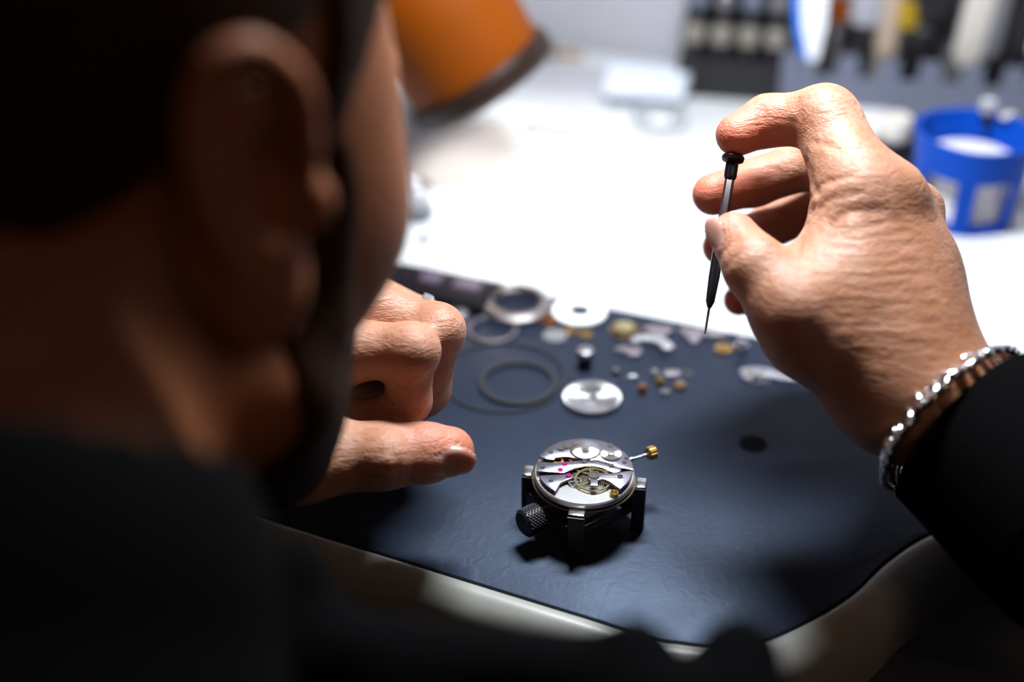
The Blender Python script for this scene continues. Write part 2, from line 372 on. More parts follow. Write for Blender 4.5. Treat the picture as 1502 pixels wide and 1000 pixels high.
for i in (2, 3, 4, 5):
    a, b, r0, r1 = mc[i]; S.cap(a, b, r0, r1, .016)
    for j in range(3): (lambda q: S.cap(q[0], q[1], frad[i][j], frad[i][j+1], .0055 if j == 0 else .0035))(([b]+fing[i])[j:j+2])
TH = [W(1298, 566, .434), W(1163, 452, .428), W(1108, 392, .434), W(1076, 346, .443)]
S.cap(TH[0], W(1190, 478, .432), .0165, .0150, .016); S.cap(W(1190, 478, .432), TH[1], .0150, .0128, .012)
S.cap(TH[1], TH[2], .0124, .0101, .006); S.cap(TH[2], TH[3], .0101, .0082, .004)
S.cap(W(1200, 440, .437), W(1238, 335, .444), .0125, .0110, .012)                 # web of the thumb
S.ell(W(1240, 410, .438), (.017, .017, .014), None, .012)
S.cap(W(1300, 480, .441), W(1330, 400, .455), .016, .013, .02)                    # back of the hand
S.cap(W(1300, 560, .455), W(1290, 430, .475), .018, .015, .02)                    # palm side
# knuckle bosses, skin folds, tendons
for c, r in ((W(1311, 282, .444), .009), (W(1342, 300, .462), .009), (W(1212, 163, .457), .0075)): S.ell(c, (r, r, r*.8), None, .008)
def on_skin(u, v, d0):                                                          # where the line of sight first meets the surface
    for t in range(240):
        q = W(u, v, d0-.045+t*.0004); ix = [int(round((q[k]-S.o[k])/S.h)) for k in range(3)]
        if all(0 <= ix[k] < S.n[k] for k in range(3)) and S.F[tuple(ix)] < 0: return q
    return W(u, v, d0)
def gr(pts, w, d):
    pts = [p for a, b in zip(pts[:-1], pts[1:]) for p in [tuple(a[k]+(b[k]-a[k])*t/4 for k in range(3)) for t in range(4)]]+[pts[-1]]
    S.groove([on_skin(*p) for p in pts], w, d)
gr([(1165, 372, .426), (1182, 330, .428), (1196, 302, .428)], .0014, .0010)
gr([(1186, 292, .426), (1205, 270, .425), (1250, 258, .425)], .0013, .0007)
gr([(1182, 236, .445), (1190, 262, .437), (1200, 285, .432)], .0013, .0010)
gr([(1192, 318, .427), (1215, 292, .426), (1262, 282, .426)], .0012, .0007)
gr([(1205, 345, .425), (1240, 312, .426), (1290, 306, .430)], .0014, .0005)
gr([(1053, 385, .424), (1062, 367, .423), (1080, 352, .424)], .0011, .0007)
gr([(1060, 398, .424), (1082, 375, .423), (1108, 362, .425)], .0010, .0004)
gr([(1117, 160, .462), (1118, 200, .460), (1126, 215, .464)], .0013, .0007)
gr([(1172, 150, .455), (1165, 190, .452), (1168, 218, .458)], .0014, .0009)
rg = random.Random(3)
for k in range(17):
    v0 = 322+k*13+rg.uniform(-4, 4); u0 = 1195+max(0, k-4)*5+rg.uniform(-15, 25); u1 = min(1395, 1330+k*6)+rg.uniform(-45, 5)
    gr([(u0+(u1-u0)*t/4, v0+(8-k*.9)*math.sin(t*.8)+t*(k-6)*.5+rg.uniform(-2, 2), .436) for t in range(5)], .0009, rg.uniform(.00018, .00034))
for k in range(5): gr([(1185+k*9, 205+k*3, .44), (1206+k*9, 212+k*4, .44), (1235+k*7, 206+k*5, .44)], .0008, .00026)
S.groove([W(1250, 330, .427), W(1275, 400, .423), W(1310, 490, .418)], .004, -.0008)
S.groove([W(1310, 330, .438), W(1330, 420, .430), W(1350, 500, .420)], .004, -.0007)
nail_c = W(1049, 345, .4400); nax = (TH[3]-TH[2]).normalized(); nout = (W(1030, 352, .434)-TH[3]); nout = (nout-nax*nout.dot(nax)).normalized(); nside = nax.cross(nout)
nc = TH[3]+nout*.0071+nax*.0012
S.ell(nc, (.0015, .0070, .0048), np.array([nout, nax, nside]).T, .0006)
RV, RF = S.mesh(); RSDF = S
# -- left hand: loose fist, thumb laid out towards the watch movement
S = SDF((-.19, .28, -.012), (.035, .52, .135), .00125)
LW = W(290, 600, .455); LE = Vector((-.36, .33, -.01)); LARM = (LE-LW).normalized()
lw_w, lw_n = perp_frame(LARM, Vector((0, .2, 1)))
S.cap(LW-LARM*.01+lw_w*.010, LW+LARM*.075+lw_w*.011, .021, .025, .01); S.cap(LW-LARM*.01-lw_w*.010, LW+LARM*.075-lw_w*.011, .021, .025, .012)
lm = {2: W(440, 500, .455), 3: W(462, 425, .474), 4: W(472, 408, .494), 5: W(480, 420, .515)}
lf = {2: [W(598, 518, .453), W(601, 588, .460), W(545, 617, .468)], 3: [W(634, 490, .474), W(622, 572, .484), W(590, 606, .503)],
      4: [W(622, 478, .496), W(612, 565, .506), W(580, 600, .522)], 5: [W(588, 480, .517), W(585, 555, .525), W(560, 580, .540)]}
lr = {2: (.0104, .0098, .0074, .0056), 3: (.0122, .0106, .0094, .0080), 4: (.0112, .0098, .0088, .0075), 5: (.0098, .0086, .0076, .0066)}
for i in (2, 3, 4, 5):
    S.cap(LW-LARM*.012+lw_w*(.014-.008*(i-2)), lm[i], .0145, lr[i][0], .016)
    q = [lm[i]]+lf[i]
    for j in range(3): S.cap(q[j], q[j+1], lr[i][j], lr[i][j+1], .0045 if j == 0 else .003)
LT = [W(330, 660, .450), W(440, 676, .446), W(562, 668, .448), W(660, 661, .450)]
S.cap(LT[0], LT[1], .019, .0140, .012); S.cap(LT[1], LT[2], .0135, .0112, .006); S.cap(LT[2], W(625, 664, .449), .0112, .0102, .004); S.cap(W(625, 664, .449), LT[3], .0102, .0084, .003)
S.cap(W(360, 560, .455), W(430, 560, .462), .022, .017, .02); S.cap(W(470, 560, .488), W(575, 565, .498), .013, .009, .004)
S.ell(W(566, 668, .4395), (.007, .007, .006), None, .006)
for c in (W(606, 512, .447), W(645, 482, .467)): S.ell(c, (.0088, .0088, .0085), None, .006)
gr([(560, 655, .438), (549, 682, .4375), (552, 706, .440)], .0010, .0007)
gr([(572, 654, .4375), (582, 676, .437), (584, 704, .440)], .0009, .0006)
gr([(557, 668, .437), (575, 664, .4365)], .0009, .0004); gr([(553, 688, .437), (580, 690, .437)], .0009, .0004)
gr([(618, 540, .442), (604, 552, .442), (592, 566, .445)], .0013, .0007); gr([(632, 545, .447), (618, 566, .446)], .0012, .0005)
gr([(530, 607, .46), (590, 612, .452), (612, 600, .451)], .0012, .0003)
tax = (LT[3]-LT[2]).normalized(); tout = W(672, 694, .436)-LT[3]; tout = (tout-tax*tout.dot(tax)).normalized(); tside = tax.cross(tout)
ln_c = LT[3]+tout*.0078+tax*.0005
S.ell(ln_c, (.0016, .0085, .0060), np.array([tout, tax, tside]).T, .0006)
LV, LF = S.mesh()
# -- head, in its own axes (x to his right, y forward, z up, origin between the ears)
YAW, PIT, ROLL = math.radians(-29), math.radians(-20), math.radians(-4)
HR = Matrix.Rotation(YAW, 3, 'Z') @ Matrix.Rotation(PIT, 3, 'X') @ Matrix.Rotation(ROLL, 3, 'Y')
EARL = Vector((.077, -.006, .002)); HC = W(404, 285, .285) - HR @ EARL
NB = Vector((-.116, .170, .122))                                                 # base of the neck
def loc(p): return HR.transposed() @ (Vector(p)-HC)
S = SDF((-.14, -.20, -.22), (.14, .15, .16), .002)
S.ell((0, -.008, .047), (.077, .100, .086), None, .004); S.ell((0, .040, -.020), (.060, .056, .082), None, .03)
for s in (1, -1):
    S.cap((s*.058, .014, -.050), (s*.016, .078, -.088), .018, .016, .018); S.ell((s*.046, .058, -.012), (.021, .024, .024), None, .012); S.ell((s*.053, .042, .000), (.018, .030, .048), None, .012)
    S.ell((s*.032, .099, .012), (.015, .010, .009), None, .008, 'sub'); S.cap((s*.012, .092, .028), (s*.045, .078, .030), .009, .007, .01)
    S.ell((s*.011, .106, -.018), (.008, .009, .007), None, .005)
S.cap((0, .096, .020), (0, .114, -.014), .0065, .0105, .008); S.ell((0, .083, -.085), (.022, .018, .016), None, .012)
S.cap((-.020, .089, -.051), (.020, .089, -.051), .0055, .0055, .006); S.groove([(-.024, .092, -.052), (0, .098, -.053), (.024, .092, -.052)], .003, .003)
for s in (1, -1): S.ell((s*.032, .0845, .011), (.0145, .012, .0085), None, .003); S.groove([(s*.020, .094, .009), (s*.032, .098, .0085), (s*.044, .092, .010)], .0014, .002)
nb_l = loc(NB)
S.cap((0, -.030, -.035), nb_l, .056, .054, .02); S.cap((0, .012, -.070), loc(NB+Vector((.012, .02, .0))), .04, .04, .02)
S.cap((0, -.062, -.005), loc(NB+Vector((-.025, -.02, .01))), .035, .042, .02)
for s in (1, -1):                                                                # ears: bowl, rim, fold, lobe, tragus
    eo, ey, ez = Vector((s*.90, -.42, 0)), Vector((s*-.42, -.90, -.0)), Vector((0, -.16, .987)); c0 = Vector((s*.0755, -.012, .003))
    E = lambda o_, y_, z_: c0 + eo*o_*.95 + ey*y_*.90 + ez*z_*.86
    Rm = np.array([eo.normalized(), ey.normalized(), ez.normalized()]).T
    S.ell(E(.004, .004, .004), (.0052, .0175, .029), Rm, .005)
    S.ell(E(.009, -.001, .002), (.0065, .0095, .0125), Rm, .003, 'sub')
    rim = catmull([E(.006, -.011, .010), E(.010, -.007, .026), E(.013, .005, .0345), E(.0145, .017, .029), E(.0145, .0215, .014), E(.013, .019, -.002), E(.011, .013, -.015), E(.008, .006, -.025)], 5)
    for a, b in zip(rim[:-1], rim[1:]): S.cap(a, b, .0034, .0034, .002)
    ant = catmull([E(.010, .004, .022), E(.0115, .012, .013), E(.011, .012, .001), E(.009, .006, -.012)], 4)
    for a, b in zip(ant[:-1], ant[1:]): S.cap(a, b, .0030, .0030, .003)
    S.ell(E(.0085, .002, -.026), (.0050, .0100, .0115), Rm, .005); S.ell(E(.008, -.0125, -.002), (.0036, .0042, .0060), Rm, .003); S.ell(E(.0095, .004, -.0135), (.003, .006, .004), Rm, .003)
HV, HF = S.mesh()
def to_world(V): return V @ np.array(HR).T + np.array(HC)
HWV = to_world(HV)
# -- arms and shoulders under the jacket
RSH, LSH = Vector((.025, .140, .006)), Vector((-.27, .20, .045))
S = SDF((-.50, -.25, -.52), (.42, .45, .17), .006)
for a, b, r0, r1 in ((WR+ARM*.05, EL, .024, .034), (EL, RSH, .034, .030), (RSH, NB-Vector((0, .04, .05)), .030, .04), (LW+LARM*.05, LE, .024, .034), (LE, LSH, .034, .042), (LSH, NB-Vector((0, .04, .05)), .035, .04), (NB-Vector((0, 0, .06)), (-.13, -.02, -.36), .06, .08)): S.cap(a, b, r0, r1, .02)
AV, AF = S.mesh()
AV[:, :] = AV
# masks
BV = [RV, LV, HWV, AV]; n_all = sum(len(v) for v in BV); flush = np.zeros(n_all); nail = np.zeros(n_all); tan = np.zeros(n_all); k = 0
def near(V, c, r): return np.exp(-(np.linalg.norm(V-np.array(c), axis=1)/r)**2)
for gi, V in enumerate(BV):
    sl = slice(k, k+len(V)); k += len(V)
    if gi == 0:
        for i in (2, 3, 4, 5): flush[sl] = np.maximum(flush[sl], near(V, fing[i][2], .020)*.95)
        flush[sl] = np.maximum(flush[sl], near(V, TH[3], .013)*.5); flush[sl] = np.maximum(flush[sl], near(V, mc[2][1], .012)*.25)
        d = V-np.array(nc); nail[sl] = ((np.abs(d@np.array(nout)) < .0022) & ((d@np.array(nax)/.0068)**2+(d@np.array(nside)/.0046)**2 < 1))
        t = (V-np.array(WR))@np.array(ARM); tan[sl] = np.clip((t+.075)/.08, 0, 1)*.75  # painted wrist shade, deepening towards the forearm
    elif gi == 1:
        flush[sl] = near(V, LT[3], .016)*.9
        for i in (2, 3): flush[sl] = np.maximum(flush[sl], near(V, lf[i][0], .012)*.4)
        d = V-np.array(ln_c); nail[sl] = ((np.abs(d@np.array(tout)) < .0022) & ((d@np.array(tax)/.0082)**2+(d@np.array(tside)/.0058)**2 < 1))
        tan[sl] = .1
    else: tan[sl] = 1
    if gi == 2:
        L_ = HV; flush[sl] = np.maximum(near(L_, (.085, -.02, 0), .03), near(L_, (-.085, -.02, 0), .03))*.7
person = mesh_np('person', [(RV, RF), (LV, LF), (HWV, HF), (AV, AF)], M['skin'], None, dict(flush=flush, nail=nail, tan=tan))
tag(person, 'dark haired bearded person in black jacket bending over the bench, holding a small screwdriver', 'person')
# -- hair and beard: thin shells over the skull and jaw
S = SDF((-.12, -.15, -.14), (.12, .14, .17), .0024)
S.ell((0, -.010, .049), (.082, .106, .091), None, .004); S.cap((0, -.062, -.005), (0, -.075, -.03), .040, .040, .02)
def hairline(X):
    x, y, z = X[..., 0], X[..., 1], X[..., 2]
    back = .040 + np.minimum(y+.002, 0)*1.05; frnt = np.where(y > .0, .046+np.clip(y-.045, 0, 1)*.9-.05*np.exp(-((y-.022)/.008)**2), back)
    return np.where(y > 0, frnt, back)-z
S.keep(hairline); h = S.mesh(); hv = to_world(h[0]); mesh_np('hair', [(hv, h[1])], M['hair'], person)
S = SDF((-.10, -.06, -.14), (.10, .13, .05), .0022)
S.ell((0, .040, -.022), (.0635, .0585, .084), None, .02)
for s in (1, -1): S.cap((s*.059, .017, -.050), (s*.016, .082, -.091), .0205, .019, .018); S.cap((s*.068, .026, .03), (s*.064, .026, -.03), .0095, .012, .01)
S.ell((0, .086, -.087), (.024, .020, .018), None, .012)
def beardline(X):
    x, y, z = np.abs(X[..., 0]), X[..., 1], X[..., 2]
    return np.maximum.reduce([z-np.interp(y, [.015, .045, .075, .09], [.03, -.030, -.045, -.040]), .010-.35*(z+.05).clip(-.04, 0)-y, .0155-np.sqrt((x*.6)**2+(z+.052)**2) + (y < .07)*-.1])
S.keep(beardline); h = S.mesh(); mesh_np('beard', [(to_world(h[0]), h[1])], M['hair'], person)
for s in (1, -1):
    c = HC + HR @ Vector((s*.032, .086, .0105)); e = MB().lathe([(1e-6, -.0115), (.006, -.0098), (.0105, -.0047), (.0115, 0), (.0105, .0047), (.006, .0098), (1e-6, .0115)], 20, Matrix.Translation(c)).build('eye', M['eye'], person)
    g = (HR @ Vector((-.15*s, .9, -.45))).normalized(); MB().lathe([(.0056, .0101), (.0042, .0110), (.0020, .0117), (1e-6, .0119)], 24, Matrix.Translation(c) @ g.to_track_quat('Z', 'Y').to_matrix().to_4x4()).build('iris', M['brown'], e)
# -- black jacket, hollow at neck and cuffs
S = SDF((-.48, -.28, -.50), (.40, .46, .23), .0034)
TD = Vector((.02, .72, .69)).normalized()
S.cap(NB-TD*.06, NB+TD*.018, .090, .0705, .02)
for a, b, r0, r1, kk in ((NB-TD*.07, RSH, .060, .050, .03), (NB-TD*.06, LSH, .075, .062, .03), (RSH, EL, .050, .052, .02), (LSH, LE, .062, .054, .02),
                         (Vector((-.065, .165, -.015)), Vector((-.06, -.04, -.42)), .090, .11, .03), (Vector((-.185, .19, .0)), Vector((-.19, -.02, -.42)), .095, .11, .03),
                         (WR+ARM*.036, EL, .0345, .054, .01), (LW+LARM*.02, LE, .034, .052, .01), (W(420, 850, .30), W(425, 960, .30), .0105, .012, .01), (W(470, 968, .295), W(900, 1012, .29), .0120, .0120, .01), (W(900, 1040, .29), RSH+Vector((.05, .0, -.012)), .010, .040, .01), (W(600, 1040, .29), RSH, .012, .046, .01)): S.cap(a, b, r0, r1, kk)
S.cap(W(936, 958, .285), W(945, 1030, .28), .0075, .012, .008); S.cap(W(1085, 968, .285), W(1078, 1040, .28), .0095, .014, .008)
for k in range(5):
    for sg in (1, -1): S.groove([WR+ARM*(.07+.03*k)+(WID*math.cos(b)+NRM*sg*math.sin(b))*(.040+.003*k) for b in (.2, .8, 1.4, 2.0, 2.6)], .006, .0022)
S.cap(NB+TD*.02, NB+TD*.10, .0570, .062, .004, 'sub'); sl_, X_ = S.block(WR-Vector((.05, .05, .05)), WR+Vector((.055, .055, .055))); S.F[sl_] = np.maximum(S.F[sl_], -((X_-np.array(WR+ARM*.034)) @ np.array(ARM))); S.cap(LW, LW+LARM*.035, .029, .029, .002, 'sub')
h = S.mesh(); jk = mesh_np('jacket', [h], M['cloth'], person)
MB().lathe([(.0292, .0), (.0306, -.0012), (.0322, .0), (.0332, .012), (.0364, .040), (.0300, .040), (.0294, .012)], 64, Matrix.Translation(WR+ARM*.0125) @ ARM.to_track_quat('Z', 'Y').to_matrix().to_4x4(), closed=True).build('cuff', M['cloth'], jk)
S = SDF((-.42, -.30, -.93), (.18, .45, -.33), .009)
for sx in (-.20, -.05):
    S.cap((sx, -.06, -.40), (sx+(.02 if sx > -.1 else -.02), .33, -.40), .095, .07, .03); S.cap((sx+(.02 if sx > -.1 else -.02), .33, -.40), (sx, .30, -.86), .065, .05, .02); S.cap((sx, .30, -.89), (sx, .41, -.895), .035, .028, .02)
h = S.mesh(); mesh_np('trousers', [h], M['trouser'], person)
MB().lathe([(.0310, .0), (.0322, -.0012), (.0336, .0), (.0350, .012), (.0380, .036), (.0310, .036), (.0312, .012)], 64, Matrix.Translation(LW+LARM*.004) @ LARM.to_track_quat('Z', 'Y').to_matrix().to_4x4(), closed=True).build('cuff', M['cloth'], jk)
# -- bracelet of twisted links, lying round the right wrist
br = thing('chain_bracelet', 'silver curb chain bracelet round the right wrist by the black cuff', 'bracelet', tuple(WR))
bme = MB()
def link_mesh(L, wd, r, n=14, m_=7):
    vs, fs = [], []
    for i in range(n):
        a = 2*PI*i/n; c = Vector((L*math.cos(a), wd*math.sin(a), 0)); t = Vector((-L*math.sin(a), wd*math.cos(a), 0)).normalized(); x = t.cross(Vector((0, 0, 1)))
        for j in range(m_):
            b = 2*PI*j/m_; vs.append(c+x*math.cos(b)*r+Vector((0, 0, 1))*math.sin(b)*r)
    for i in range(n):
        for j in range(m_): fs.append((i*m_+j, i*m_+(j+1) % m_, (i+1) % n*m_+(j+1) % m_, (i+1) % n*m_+j))
    return bme.add(vs, fs)
link_mesh(.0047, .0040, .00135); first = bme.build('link', M['silver'], br, ang=180)
NL = 32; bc = ARM*.0050; radii = []
for i in range(720):
    a = 2*PI*i/720; dv = WID*math.cos(a)+NRM*math.sin(a); rr = .0
    for t in range(60):
        q = WR+bc+dv*(.045-t*.0006)
        ix = [int(round((q[k]-RSDF.o[k])/RSDF.h)) for k in range(3)]
        if all(0 <= ix[k] < RSDF.n[k] for k in range(3)) and RSDF.F[tuple(ix)] < 0: rr = .045-t*.0006; break
    radii.append(max(rr, .019)+.0026+.0035*max(0, -dv.z))
path = []
for i in range(720):
    a = 2*PI*i/720; rr = sum(radii[(i+k) % 720] for k in range(-40, 41, 4))/21; path.append(bc+(WID*math.cos(a)+NRM*math.sin(a))*max(rr, radii[i]-.0004))
cum = [0]
for i in range(720): cum.append(cum[-1]+(path[(i+1) % 720]-path[i]).length)
for q in range(NL):
    s_ = cum[-1]*q/NL; i = next(j for j in range(720) if cum[j+1] > s_); p = path[i]; t = (path[(i+1) % 720]-path[i-1]).normalized(); out = (p-bc-ARM*(p-bc).dot(ARM)).normalized()
    x = t; z = (out-x*out.dot(x)).normalized(); y = z.cross(x); Rm = Matrix((x, y, z)).transposed() @ Matrix.Rotation(math.radians(48), 3, 'X') @ Matrix.Rotation(.25, 3, 'Z')
    o = first if q == 0 else first.copy()
    if q: COL.objects.link(o)
    o.parent = br; o.matrix_local = Matrix.Translation(p) @ Rm.to_4x4()
# -- thin ring on the left ring finger
rp = lm[4].lerp(lf[4][0], .88); ra = (lf[4][0]-lm[4]).normalized(); Mr = Matrix.Translation(rp) @ ra.to_track_quat('Z', 'Y').to_matrix().to_4x4()
o = MB().ring((0, 0, 0), .0116, .0100, .0040, M=Mr).build('finger_ring', M['silver']); tag(o, 'thin silver ring on a finger of the left fist', 'ring')
# ------------------------------------------------------------------ watch movement in its holder
mm = .001
def poly(pts, n=6, closed=True): return [(p.x*mm, p.y*mm) for p in catmull([Vector((x, y, 0)) for x, y in pts], n, closed)]
MC = Vector((.0262, .3752, 0)); TOPZ = .0225
hold = thing('movement_holder', 'square black movement holder with four silver tipped posts on the mat', 'holder', tuple(MC), math.radians(-5))
posts = [(175+k*90) for k in range(4)]
PR = .0203
for a in posts:
    ca, sa = math.cos(math.radians(a)), math.sin(math.radians(a))
    p = MB().box((PR*ca, PR*sa, .0097), (.0056, .0048, .0194), rz=math.radians(a+90), bev=.0006).build('post', M['black'], hold)
    MB().prism([((PR+dx)*ca-dy*sa, (PR+dx)*sa+dy*ca) for dx, dy in ((-.0014, -.0030), (.0022, -.0030), (.0022, .0030), (-.0014, .0030))], .0194, .0208, bev=.0004).build('tip', M['silver'], p)
def pt(a, r=PR): return (r*math.cos(math.radians(a)), r*math.sin(math.radians(a)))
def jaw(a1, a2):
    (x1, y1), (x2, y2) = pt(a1), pt(a2); L = math.hypot(x2-x1, y2-y1)
    return MB().box(((x1+x2)/2, (y1+y2)/2, .0100), (L-.004, .0060, .0080), rz=math.atan2(y2-y1, x2-x1), bev=.0006)
jaw(175, 265).build('jaw', M['black'], hold); jaw(355, 85).build('jaw', M['black'], hold)
for a1, a2 in ((265, 355), (85, 175)):
    (x1, y1), (x2, y2) = pt(a1, .0207), pt(a2, .0207); MB().cyl((x1, y1, .0172), (x2, y2, .0172), .00075, n=12).build('rod', M['grey_steel'], hold)
    MB().cyl((x1*.8, y1*.8, .0075), (x2*.8, y2*.8, .0075), .0016, n=12).build('guide_rod', M['dark_steel'], hold)
d = Vector((math.cos(math.radians(220)), math.sin(math.radians(220)), 0)); c = Vector((0, 0, .0115))
MB().cyl(c+d*.012, c+d*.0195, .0026, n=16).build('screw_shaft', M['dark_steel'], hold)
kn = MB().cyl(c+d*.0195, c+d*.0275, .0050, n=60, bev=.0008)
kn.v = [tuple(Vector(v)) for v in kn.v]; kb = kn.build('knob', M['black'], hold)
ridge = MB()
up = Vector((0, 0, 1)); sx_ = d.cross(up)
for k in range(40):
    a = 2*PI*k/40; q = c+(sx_*math.cos(a)+up*math.sin(a))*.0050
    for r_ in range(5): ridge.box(tuple(q+d*(.0206+.0013*r_+(.00065 if k % 2 else 0))), (.0006, .0006, .0006), rz=.78)
ridge.build('knurling', M['black'], kb)['kind'] = 'stuff'

mv = thing('watch_movement', 'round mechanical watch movement with bright silver bridges, held in the black holder', 'watch movement', (MC.x, MC.y, TOPZ), math.radians(-2))
plate = mat('bridge_nickel', (.30, .29, .34), .33, 1, noise=.10, nscale=500); wheelm = mat('polished_wheel', (.93, .95, .93), .34, 1, aniso=.9)
def radial(m):
    tn = m.node_tree.nodes.new('ShaderNodeTangent'); tn.direction_type = 'RADIAL'; tn.axis = 'Z'; m.node_tree.links.new(tn.outputs[0], m.node_tree.nodes['Principled BSDF'].inputs['Tangent'])
radial(wheelm)
plate_d = mat('main_plate_nickel', (.80, .80, .80), .30, 1, noise=.05, nscale=300)
Z1, Z2 = .0012, .0022
MB().lathe([(1e-6, -.0042), (.0172, -.0042), (.0176, -.0020), (.0183, -.0018), (.0183, -.0004), (.0178, 0), (1e-6, 0)], 96).build('main_plate', plate_d, mv)
MB().ring((0, 0, -.0034), .0190, .0176, .0007, 96).build('edge_ring', mat('dark_brass', (.16, .12, .06), .4, 1), mv)
arc = lambda r, a0, a1, n: [(r*math.cos(math.radians(a0+(a1-a0)*i/n)), r*math.sin(math.radians(a0+(a1-a0)*i/n))) for i in range(n+1)]
def flat(pts): return [(x*mm, y*mm) for x, y in pts]
bb_ = arc(17.6, -2, 160, 40) + [(-13.6, 4.9), (-11.2, 4.4), (-10.6, 5.6), (-8.2, 6.6), (-5.6, 6.5), (-4.0, 5.9), (-1.2, 4.9), (2.5, 4.6), (5.2, 4.8), (8.5, 3.2), (12.2, .8)]
o = MB().prism(flat(bb_), Z1, Z2, bev=.00018).build('barrel_bridge', plate, mv)
tb = arc(17.3, 169, 188, 6) + [(-12.5, -2.7), (-7.4, -3.0), (-5.2, -1.3), (-3.4, .2), (.4, 1.7), (3.6, 1.4), (6.5, .3), (10.6, -2.3), (12.8, -1.6), (13.4, -.2), (11.6, 1.2), (8.6, 2.9), (5.4, 4.1), (2, 4.5), (-1.2, 4.5), (-4.5, 3.8), (-8, 3.0), (-11.5, 2.6)]
MB().prism(flat(tb), Z1, Z2-.0001, bev=.00018).build('train_bridge', plate, mv)
pb = arc(17.0, 196, 232, 10) + [(-8.6, -8.6), (-6.0, -6.6), (-4.4, -5.4), (-4.3, -4.0), (-5.6, -3.3), (-8, -3.9), (-11, -4.2)]
MB().prism(flat(pb), .0009, .0019, bev=.00015).build('pallet_bridge', plate, mv)
bc_ = arc(17.3, 316, 355, 10) + [(14.0, -2.2), (9.5, -3.6), (5.6, -3.3)] + [(3.4+2.5*math.cos(t), -5.3+2.5*math.sin(t)) for t in (1.3, 1.9, 2.6, 3.2, 3.8, 4.4, 5.0, 5.6)] + [(6.6, -6.6), (8.8, -8.2)]
bcw = MB().prism(flat(bc_), .0015, .0026, bev=.00018).build('balance_cock', plate, mv)
MB().ring((3.4*mm, -5.3*mm, .0026), .00215, .0012, .0007).disc((3.4*mm, -5.3*mm, .0026), .0013, .0005).build('cap_jewel_setting', M['silver'], bcw)
MB().box((3.3*mm, -9.6*mm, .0028), (.0026, .0034, .0007), bev=.0001).box((10*mm, -5.4*mm, .0028), (.0085, .0010, .0004), bev=.0001).build('regulator', plate, bcw)
MB().prism(flat([(16.4*math.cos(math.radians(a)), 16.4*math.sin(math.radians(a))) for a in range(-28, 209, 6)]), -.0001, .00012).build('recess', mat('recess_olive', (.05, .045, .03), .5, 1), mv)
# wheels
def wheel(name, x, y, z, r, h, m, par, teeth=48, hub=None):
    w_ = MB().lathe([(1e-6, 0), (r*.97, 0), (r, h*.2), (r, h*.8), (r*.97, h), (r*.2, h), (1e-6, h)], teeth*2, Matrix.Translation((x*mm, y*mm, z)), rmod=lambda i: 1.0 if i % 2 else .955)
    return w_.build(name, m, par, ang=50)
rw = wheel('ratchet_wheel', .35, 10.2, Z2+.0001, .0057, .0007, wheelm, mv); cw = wheel('crown_wheel', 9.8, 7.6, Z2+.0001, .0038, .0007, wheelm, mv, 36)
sq = MB().disc((.35*mm, 10.2*mm, Z2+.0008), .0016, .0004); sq.box((.35*mm, 10.2*mm, Z2+.0013), (.0013, .0013, .0004)); sq.build('ratchet_screw', M['steel'], rw)
MB().ring((9.8*mm, 7.6*mm, Z2+.0008), .0014, .0007, .0003).build('crown_wheel_core', M['grey_steel'], cw)
MB().disc((-8.5*mm, 10.9*mm, Z2), .0015, .0006).build('click', M['silver'], mv); MB().disc((-6.6*mm, 12.2*mm, Z2), .0015, .0006).build('click_spring', M['silver'], mv)
def spoked(name, x, y, z, r, m, n=3, wid=.0011, a0=90, teeth=0):
    w_ = MB().ring((x*mm, y*mm, z), r, r-wid, .0005)
    for k in range(n):
        a = math.radians(a0+k*360/n); w_.box((x*mm+r*.46*math.cos(a), y*mm+r*.46*math.sin(a), z+.00025), (r*.9, wid*.75, .0005), rz=a)
    w_.disc((x*mm, y*mm, z), wid*1.2, .0008); return w_.build(name, m, mv)
pale_gold = mat('pale_gold', (.90, .80, .42), .22, 1)
spoked('balance_wheel', 3.0, -5.6, .0009, .0068, pale_gold, 3, .0010, 100)
spoked('centre_wheel', 1.5, 4.3, .0003, .0062, pale_gold, 4, .0009, 20)
spoked('third_wheel', -8.0, 4.4, .0004, .0036, M['brass'], 4, .0007)
spoked('escape_wheel', -3.4, -6.5, .0005, .0026, M['steel'], 4, .0006)
hs = MB()
for k in range(4): hs.ring((3.2*mm, -7.6*mm, .0006), .0016+.0007*k, .0014+.0007*k, .0003)
hs.build('hairspring', M['grey_steel'], mv)
for x, y in ((-7.1, 2.0), (-8.7, -1.6), (-5.7, -4.6)): MB().ring((x*mm, y*mm, Z2-.0002), .00105, .0008, .0004).disc((x*mm, y*mm, Z2-.0003), .00085, .0004).build('jewel', M['ruby'], mv)
for i, (x, y, z, r) in enumerate(((-12.2, 8.9, Z2, .0010), (9.8, 13.6, Z2, .0010), (-15, 0, Z2, .0010), (9.8, 1.4, Z2, .0010), (.0, 3.4, Z2, .0010), (14.6, 3.8, Z2, .0009), (12.6, -5.4, .0026, .0011), (-12.0, -7.4, .0019, .0009), (15.4, 6.4, Z2, .0008))):
    q = MB().disc((x*mm, y*mm, z-.0001), r, .0005, 24)
    w_ = q.build('screw', M['silver'], mv); MB().box((x*mm, y*mm, z+.00038), (r*1.8, r*.28, .0001), rz=i*.7).build('slot', M['dark_steel'], w_)
MB().ring((10.4*mm, -12.6*mm, .0002), .0016, .0009, .0012).box((10.4*mm, -13.6*mm, .0004), (.002, .001, .0012)).build('stud_clamp', M['gold'], mv)
sa_ = math.radians(28.5); sd = Vector((math.cos(sa_), math.sin(sa_), 0)); sz = Vector((0, 0, -.0009))
stem_ = MB().cyl(sd*.0160+sz, sd*.0205+sz, .0009, n=12).cyl(sd*.0205+sz, sd*.0272+sz, .00055, n=12).build('winding_stem', M['steel'], mv)
